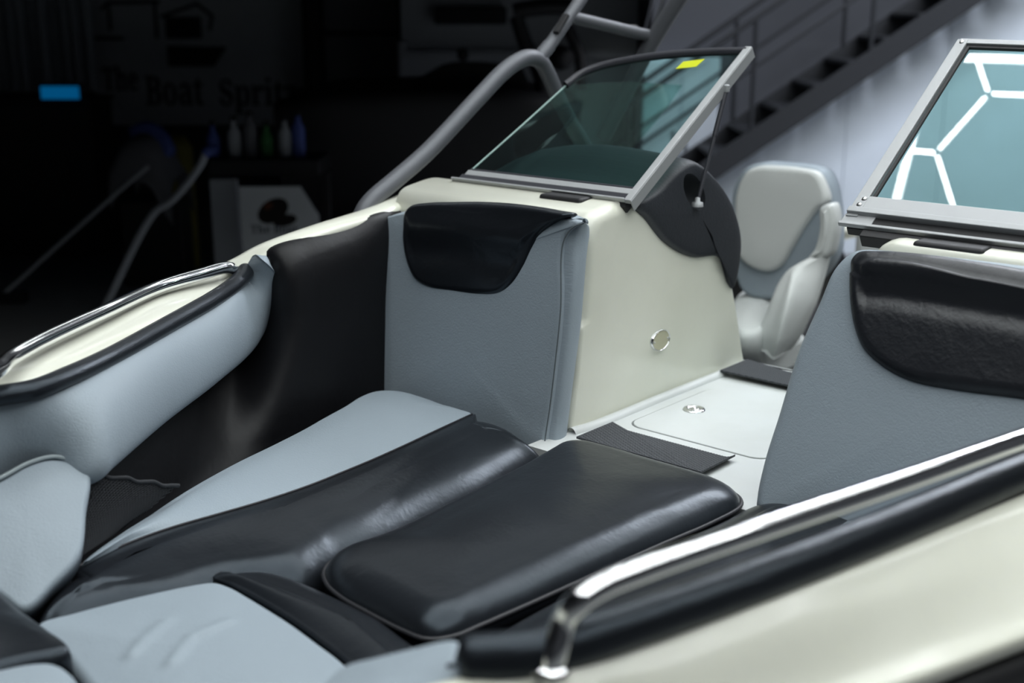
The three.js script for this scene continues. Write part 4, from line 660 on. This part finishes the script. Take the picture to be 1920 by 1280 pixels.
{
  const t = hallThing('curtain', 'pale pleated curtain hanging beside the lettered banner', 'curtain');
  const a = [[-4.952,2.258,-11.9],[-3.953,1.13,-11.9]], n = 120, pos = [], idx = [];
  for (let i = 0; i <= n; i++) { const u = i / n, x = a[0][0] + (a[1][0] - a[0][0]) * u, z = -11.95 + 0.06 * Math.sin(u * 62) + 0.03 * Math.sin(u * 25 + 1); pos.push(x, a[0][1], z, x, a[1][1], z + 0.01 * Math.sin(u * 40)); if (i < n) { const k = 2 * i; idx.push(k, k + 1, k + 3, k, k + 3, k + 2); } }
  mesh('fabric', finish(pos, idx, [new THREE.Vector3(1, 0, 0), new THREE.Vector3(0, 1, 0)]), M.cloth, t);
  mesh('curtain_rail', tube([[a[0][0], a[0][1], -11.95], [a[1][0], a[0][1], -11.95]], 0.02, { seg: 2 }), M.steel, t);
}
const block = (t, name, a, d, mat, r = 0.01) => { const [p, q] = a; return mesh(name, box(Math.abs(q[0] - p[0]), Math.abs(p[1] - q[1]), d, (p[0] + q[0]) / 2, (p[1] + q[1]) / 2, p[2] - d / 2, r), mat, t); };
{
  const t = hallThing('column', 'dark steel column at the edge of the banner', 'column'); block(t, 'shaft', [[[[-1.947,1.483,-12]][0][0], 4.6, -12.0], [[[-1.83,1.483,-12]][0][0], 0, -12.0]], 0.2, M.darkGoods);
  mesh('base_plate', box(0.3, 0.02, 0.3, [[-1.891,1.483,-12]][0][0], 0.01, -12.1), M.darkGoods, t);
}
{
  const t = hallThing('roller_door', 'grey panelled door between the column and the pale trailer', 'door');
  const a = [[-1.817,2.267,-12.2],[-1.104,1.12,-12.2]]; for (let i = 0; i < 4; i++) { const y1 = a[0][1] - i * 0.62; block(t, 'panel', [[a[0][0], y1, -12.2], [a[1][0], Math.max(0.02, y1 - 0.58), -12.2]], 0.06, M.darkPanel); }
}
{
  const t = hallThing('box_trailer', 'pale grey box trailer with a ledge behind the dark far boat', 'trailer');
  const a = [[-1.021,1.521,-11.6],[1.156,0.518,-11.6]]; block(t, 'body', [[a[0][0], 3.0, -11.6], [a[1][0], 0.3, -11.6]], 0.6, M.palePanel);
  block(t, 'ledge', [[[-1.032,1.52,-11.5]][0], [[1.122,1.453,-11.5]][0]], 0.12, M.palePanel); block(t, 'corner_post', [[[-1.04,1.605,-11.5]][0], [[-0.977,0.53,-11.5]][0]], 0.1, M.palePanel);
  block(t, 'awning', [[[-0.697,1.905,-11.45]][0], [[-0.048,1.756,-11.45]][0]], 0.3, M.darkGoods);
  for (const x of [0.3, 0.9]) mesh('wheel', turned([[0.05, -0.08], [0.3, -0.08], [0.33, 0], [0.3, 0.08], [0.05, 0.08]], [a[0][0] + x, 0.33, -11.5], [0, 0, 1]), M.darkGoods, t);
}
{
  const t = hallThing('moored_boat', 'black boat with low windscreen and tower in the dark background', 'boat');
  const top = [[-1.608,1.266,-8.95],[-1.299,1.333,-8.95],[-0.84,1.356,-8.95],[-0.42,1.371,-8.95],[0,1.341,-8.95],[0.268,1.303,-8.95],[0.46,1.251,-8.95]], out = off(top, 0, 0, 0.55), mid = out.map((p, i) => [p[0], p[1] - 0.35, p[2] - 0.05]), low = out.map((p) => [p[0] + 0.02, 0.3, p[2] - 0.5]), inn = off(top, 0, 0.01, -0.55);
  mesh('hull', loft([low, mid, out, top, inn, low.map((p) => [p[0], p[1], p[2] - 0.25])], { nu: 50, nv: 30, thick: 0.01, flip: true }), M.darkGoods, t);
  mesh('windscreen', loft([[[-0.768,1.349,-9],[-0.574,1.473,-9],[-0.458,1.525,-9],[-0.115,1.525,-9],[0.076,1.488,-9]], [[-0.73,1.322,-9],[-0.538,1.338,-9],[-0.422,1.345,-9],[-0.077,1.338,-9],[0.154,1.322,-9]]], { nu: 30, nv: 6, thick: 0.02 }), M.darkGoods, t);
  const tw = [[0.03,1.85,-9.05],[0.096,1.665,-9.05],[0.153,1.553,-9.05],[0.212,1.402,-9.05],[0.232,1.308,-9.05]], tw2 = [[0.381,1.813,-9.05],[0.451,1.665,-9.05],[0.491,1.553,-9.05],[0.51,1.327,-9.05]];
  mesh('tower_leg', tube(tw, 0.055, { seg: 30 }), M.darkGoods, t); mesh('tower_leg', tube(tw2, 0.045, { seg: 30 }), M.darkGoods, t); mesh('tower_top', tube([[0.008,1.879,-9.05],[0.19,1.908,-9.05],[0.342,1.916,-9.05],[0.475,1.901,-9.05]], 0.06, { seg: 20 }), M.darkGoods, t);
  mesh('speaker', turned([[0.0001, 0.1], [0.07, 0.1], [0.09, 0], [0.05, -0.1], [0.0001, -0.1]], [[0.343,1.562,-9]][0], [0.4, 0, 1], 20), M.darkGoods, t);
  mesh('mirror', turned([[0.0001, 0.02], [0.04, 0.015], [0.045, 0], [0.0001, -0.02]], [[-0.349,1.586,-8.95]][0], [0.2, 0.1, 1], 20), M.darkGoods, t); mesh('mirror_post', tube([[-0.349,1.579,-8.95],[-0.357,1.512,-8.95]], 0.012, { seg: 4 }), M.darkGoods, t);
  mesh('support', box(1.6, 0.32, 0.6, top[3][0], 0.16, -8.95), M.darkGoods, t);
}
{
  const t = hallThing('desk', 'dark cabinet desk under the glowing blue screen', 'desk');
  const a = [[-4.188,1.226,-9.6],[-3.249,0.425,-9.6]]; block(t, 'top', [a[0], [a[1][0], a[0][1] - 0.04, -9.6]], 0.6, M.darkGoods); block(t, 'cabinet', [[a[0][0] + 0.02, a[0][1] - 0.04, -9.62], [a[1][0] - 0.02, 0, -9.62]], 0.55, M.darkGoods);
  const s = hallThing('monitor', 'small glowing blue screen on the dark desk', 'screen'), b = [[-3.609,1.326,-9.55],[-3.316,1.23,-9.55]];
  block(s, 'casing', [[b[0][0] - 0.02, b[0][1] + 0.02, -9.575], [b[1][0] + 0.02, b[1][1] - 0.0, -9.575]], 0.05, M.darkGoods); block(s, 'screen_glass', [[b[0][0], b[0][1], -9.56], b[1]], 0.012, M.screen);
  const L = new THREE.RectAreaLight(new THREE.Color(0, 0.38, 1), 0.16, b[1][0] - b[0][0], b[0][1] - b[1][1]); hall(L, (b[0][0] + b[1][0]) / 2, -9.53, (b[0][1] + b[1][1]) / 2); L.rotation.set(0, YAW + Math.PI, 0); L.name = 'monitor_screen_light'; scene.add(L);
}
{
  const t = hallThing('sign_board', 'white board with a logo and lettering The Boat Spritz in the shadows', 'sign');
  const z = -7.6, a = [[-1.696,0.837,-7.6],[-1.209,0.433,-7.6]];
  const tex = print(512, 400, (x) => { x.fillStyle = '#1a1412'; x.beginPath(); x.ellipse(215, 150, 110, 70, -0.5, 0, 7); x.fill(); x.beginPath(); x.ellipse(290, 210, 80, 36, -0.2, 0, 7); x.fill(); x.fillStyle = '#5a2f18'; x.beginPath(); x.ellipse(185, 120, 34, 22, -0.5, 0, 7); x.fill(); x.fillStyle = '#33384a'; x.font = 'bold 70px serif'; x.fillText('The Boat', 60, 290); x.fillText('Spritz', 290, 345); }, '#d8dde0');
  const s = new THREE.Shape(); const w = a[1][0] - a[0][0], h = a[0][1] - a[1][1]; s.moveTo(0, -0.5); s.lineTo(0, h); s.lineTo(w * 0.78, h); s.lineTo(w, h * 0.55); s.lineTo(w, -0.5);
  const g = new THREE.ShapeGeometry(s), uv = g.attributes.uv, p = g.attributes.position; for (let i = 0; i < p.count; i++) uv.setXY(i, p.getX(i) / w, (p.getY(i)) / h); tex.wrapS = tex.wrapT = THREE.ClampToEdgeWrapping;
  g.translate(a[0][0], a[1][1], z); mesh('print', g, phys({ map: tex, roughness: 0.8 }), t);
  const bk = new THREE.ExtrudeGeometry(s, { depth: 0.02, bevelEnabled: false }); bk.translate(a[0][0], a[1][1], z - 0.023); mesh('board', bk, M.palePanel, t);
  block(t, 'stand', [[a[0][0], a[1][1] - 0.4, z - 0.03], [a[1][0], 0, z - 0.03]], 0.1, M.darkGoods);
}
{
  const t = hallThing('work_cart', 'dark tool cart with pale side beside the white board', 'cart');
  const z = -7.8, a = [[-1.933,0.977,-7.8],[-1.223,0.825,-7.8]]; block(t, 'tray', [[a[0][0], a[0][1], z], [a[1][0], a[0][1] - 0.1, z]], 0.5, M.darkGoods); block(t, 'side_panel', [[[[-1.929,0.825,-7.8]][0][0], a[0][1] - 0.12, z], [[[-1.753,0.825,-7.8]][0][0], 0.1, z]], 0.05, M.palePanel);
  for (const k of [0, 1]) block(t, 'leg', [[a[k][0] - 0.03, a[0][1] - 0.1, z - 0.2], [a[k][0] + 0.03, 0, z - 0.2]], 0.05, M.darkGoods);
  const cols = [M.blueGoods, M.palePanel, M.darkPanel, M.greenGoods, M.palePanel, M.blueGoods], lab = ['blue spray bottle on the dark tool cart', 'pale tall bottle on the dark tool cart', 'grey squat bottle on the dark tool cart', 'green bottle on the dark tool cart', 'pale round jug on the dark tool cart', 'small blue can on the dark tool cart'];
  [400, 440, 470, 500, 535, 560].forEach((u, i) => { const b = thing('bottle', lab[i], 'bottle', 'bottles on the tool cart'); mesh('body', turned([[0.0001, 0], [0.04, 0], [0.042, 0.02], [0.042, 0.12 + 0.03 * (i % 3)], [0.018, 0.17 + 0.03 * (i % 3)], [0.016, 0.2 + 0.03 * (i % 3)]], [0, 0, 0], [0, 1, 0], 16), cols[i], b); mesh('cap', turned([[0.02, 0], [0.02, 0.03], [0.0001, 0.032]], [0, 0.2 + 0.03 * (i % 3), 0], [0, 1, 0], 12), M.darkGoods, b); hall(b, [[-1.929,0.959,-7.95],[-1.791,0.959,-7.95],[-1.688,0.959,-7.95],[-1.584,0.959,-7.95],[-1.464,0.959,-7.95],[-1.378,0.959,-7.95]][i][0], -7.98, a[0][1]); });
}
{
  const t = hallThing('vacuum_hose', 'pale curved hose drooping in front of the tool cart', 'hose'); mesh('hose_pipe', tube([...[[-1.862,1.065,-7.5],[-1.892,0.997,-7.5],[-1.992,0.867,-7.5],[-2.098,0.759,-7.5],[-2.202,0.693,-7.5]], [-2.6, 0.02, -7.5]], 0.022, { seg: 40 }), M.palePanel, t); mesh('nozzle', tube([[-1.869,1.052,-7.5],[-1.832,1.078,-7.5],[-1.79,1.072,-7.5]], 0.03, { seg: 8 }), M.blueGoods, t);
  const s = hallThing('broom', 'thin wooden broom handle leaning in the dark corner', 'broom'); mesh('handle', tube([...[[-2.367,0.912,-8],[-2.601,0.727,-8]], [-3.4, 0.06, -8.0]], 0.014, { seg: 8 }), M.palePanel, s); mesh('brush', box(0.3, 0.07, 0.08, -3.4, 0.04, -8.0), M.darkGoods, s);
  const w = hallThing('jet_ski', 'small covered jet ski standing in the dark under the banner', 'watercraft'), q = [[-2.738,0.881,-8.6],[-2.652,1.021,-8.6],[-2.537,1.073,-8.6],[-2.448,1.021,-8.6],[-2.385,0.881,-8.6],[-2.318,0.769,-8.6]];
  mesh('hull', loft([off(q, 0, -0.3, 0.3), q.map((p) => [p[0], p[1] - 0.05, p[2] + 0.25]), q, q.map((p) => [p[0], p[1] - 0.05, p[2] - 0.25]), off(q, 0, -0.3, -0.3)], { nu: 30, nv: 16, thick: 0.01, flip: true }), M.darkPanel, w); mesh('seat', tube(off(q.slice(1, 5), 0, 0.02, 0), 0.06, { seg: 20, taper: 0.1 }), M.blueGoods, w); block(w, 'stand', [[q[0][0], q[0][1] - 0.28, -8.5], [q[5][0], 0, -8.5]], 0.3, M.darkGoods);
  const c = hallThing('canister', 'olive tall canister standing behind the jet ski', 'canister'); mesh('body', turned([[0.0001, 0], [0.12, 0], [0.12, 0.9], [0.08, 0.98], [0.0001, 1.0]], [0, 0, 0], [0, 1, 0], 20), M.olive, c); hall(c, [[-2.505,1.006,-9.2]][0][0], -9.2); mesh('cap', turned([[0.04, 1.0], [0.04, 1.05], [0.0001, 1.05]], [0, 0, 0], [0, 1, 0], 12), M.darkGoods, c);
}
for (const o of scene.children) if (o.isGroup) o.traverse((m) => { if (m.isMesh) m.castShadow = m.receiveShadow = true; });
renderer.render(scene, camera);
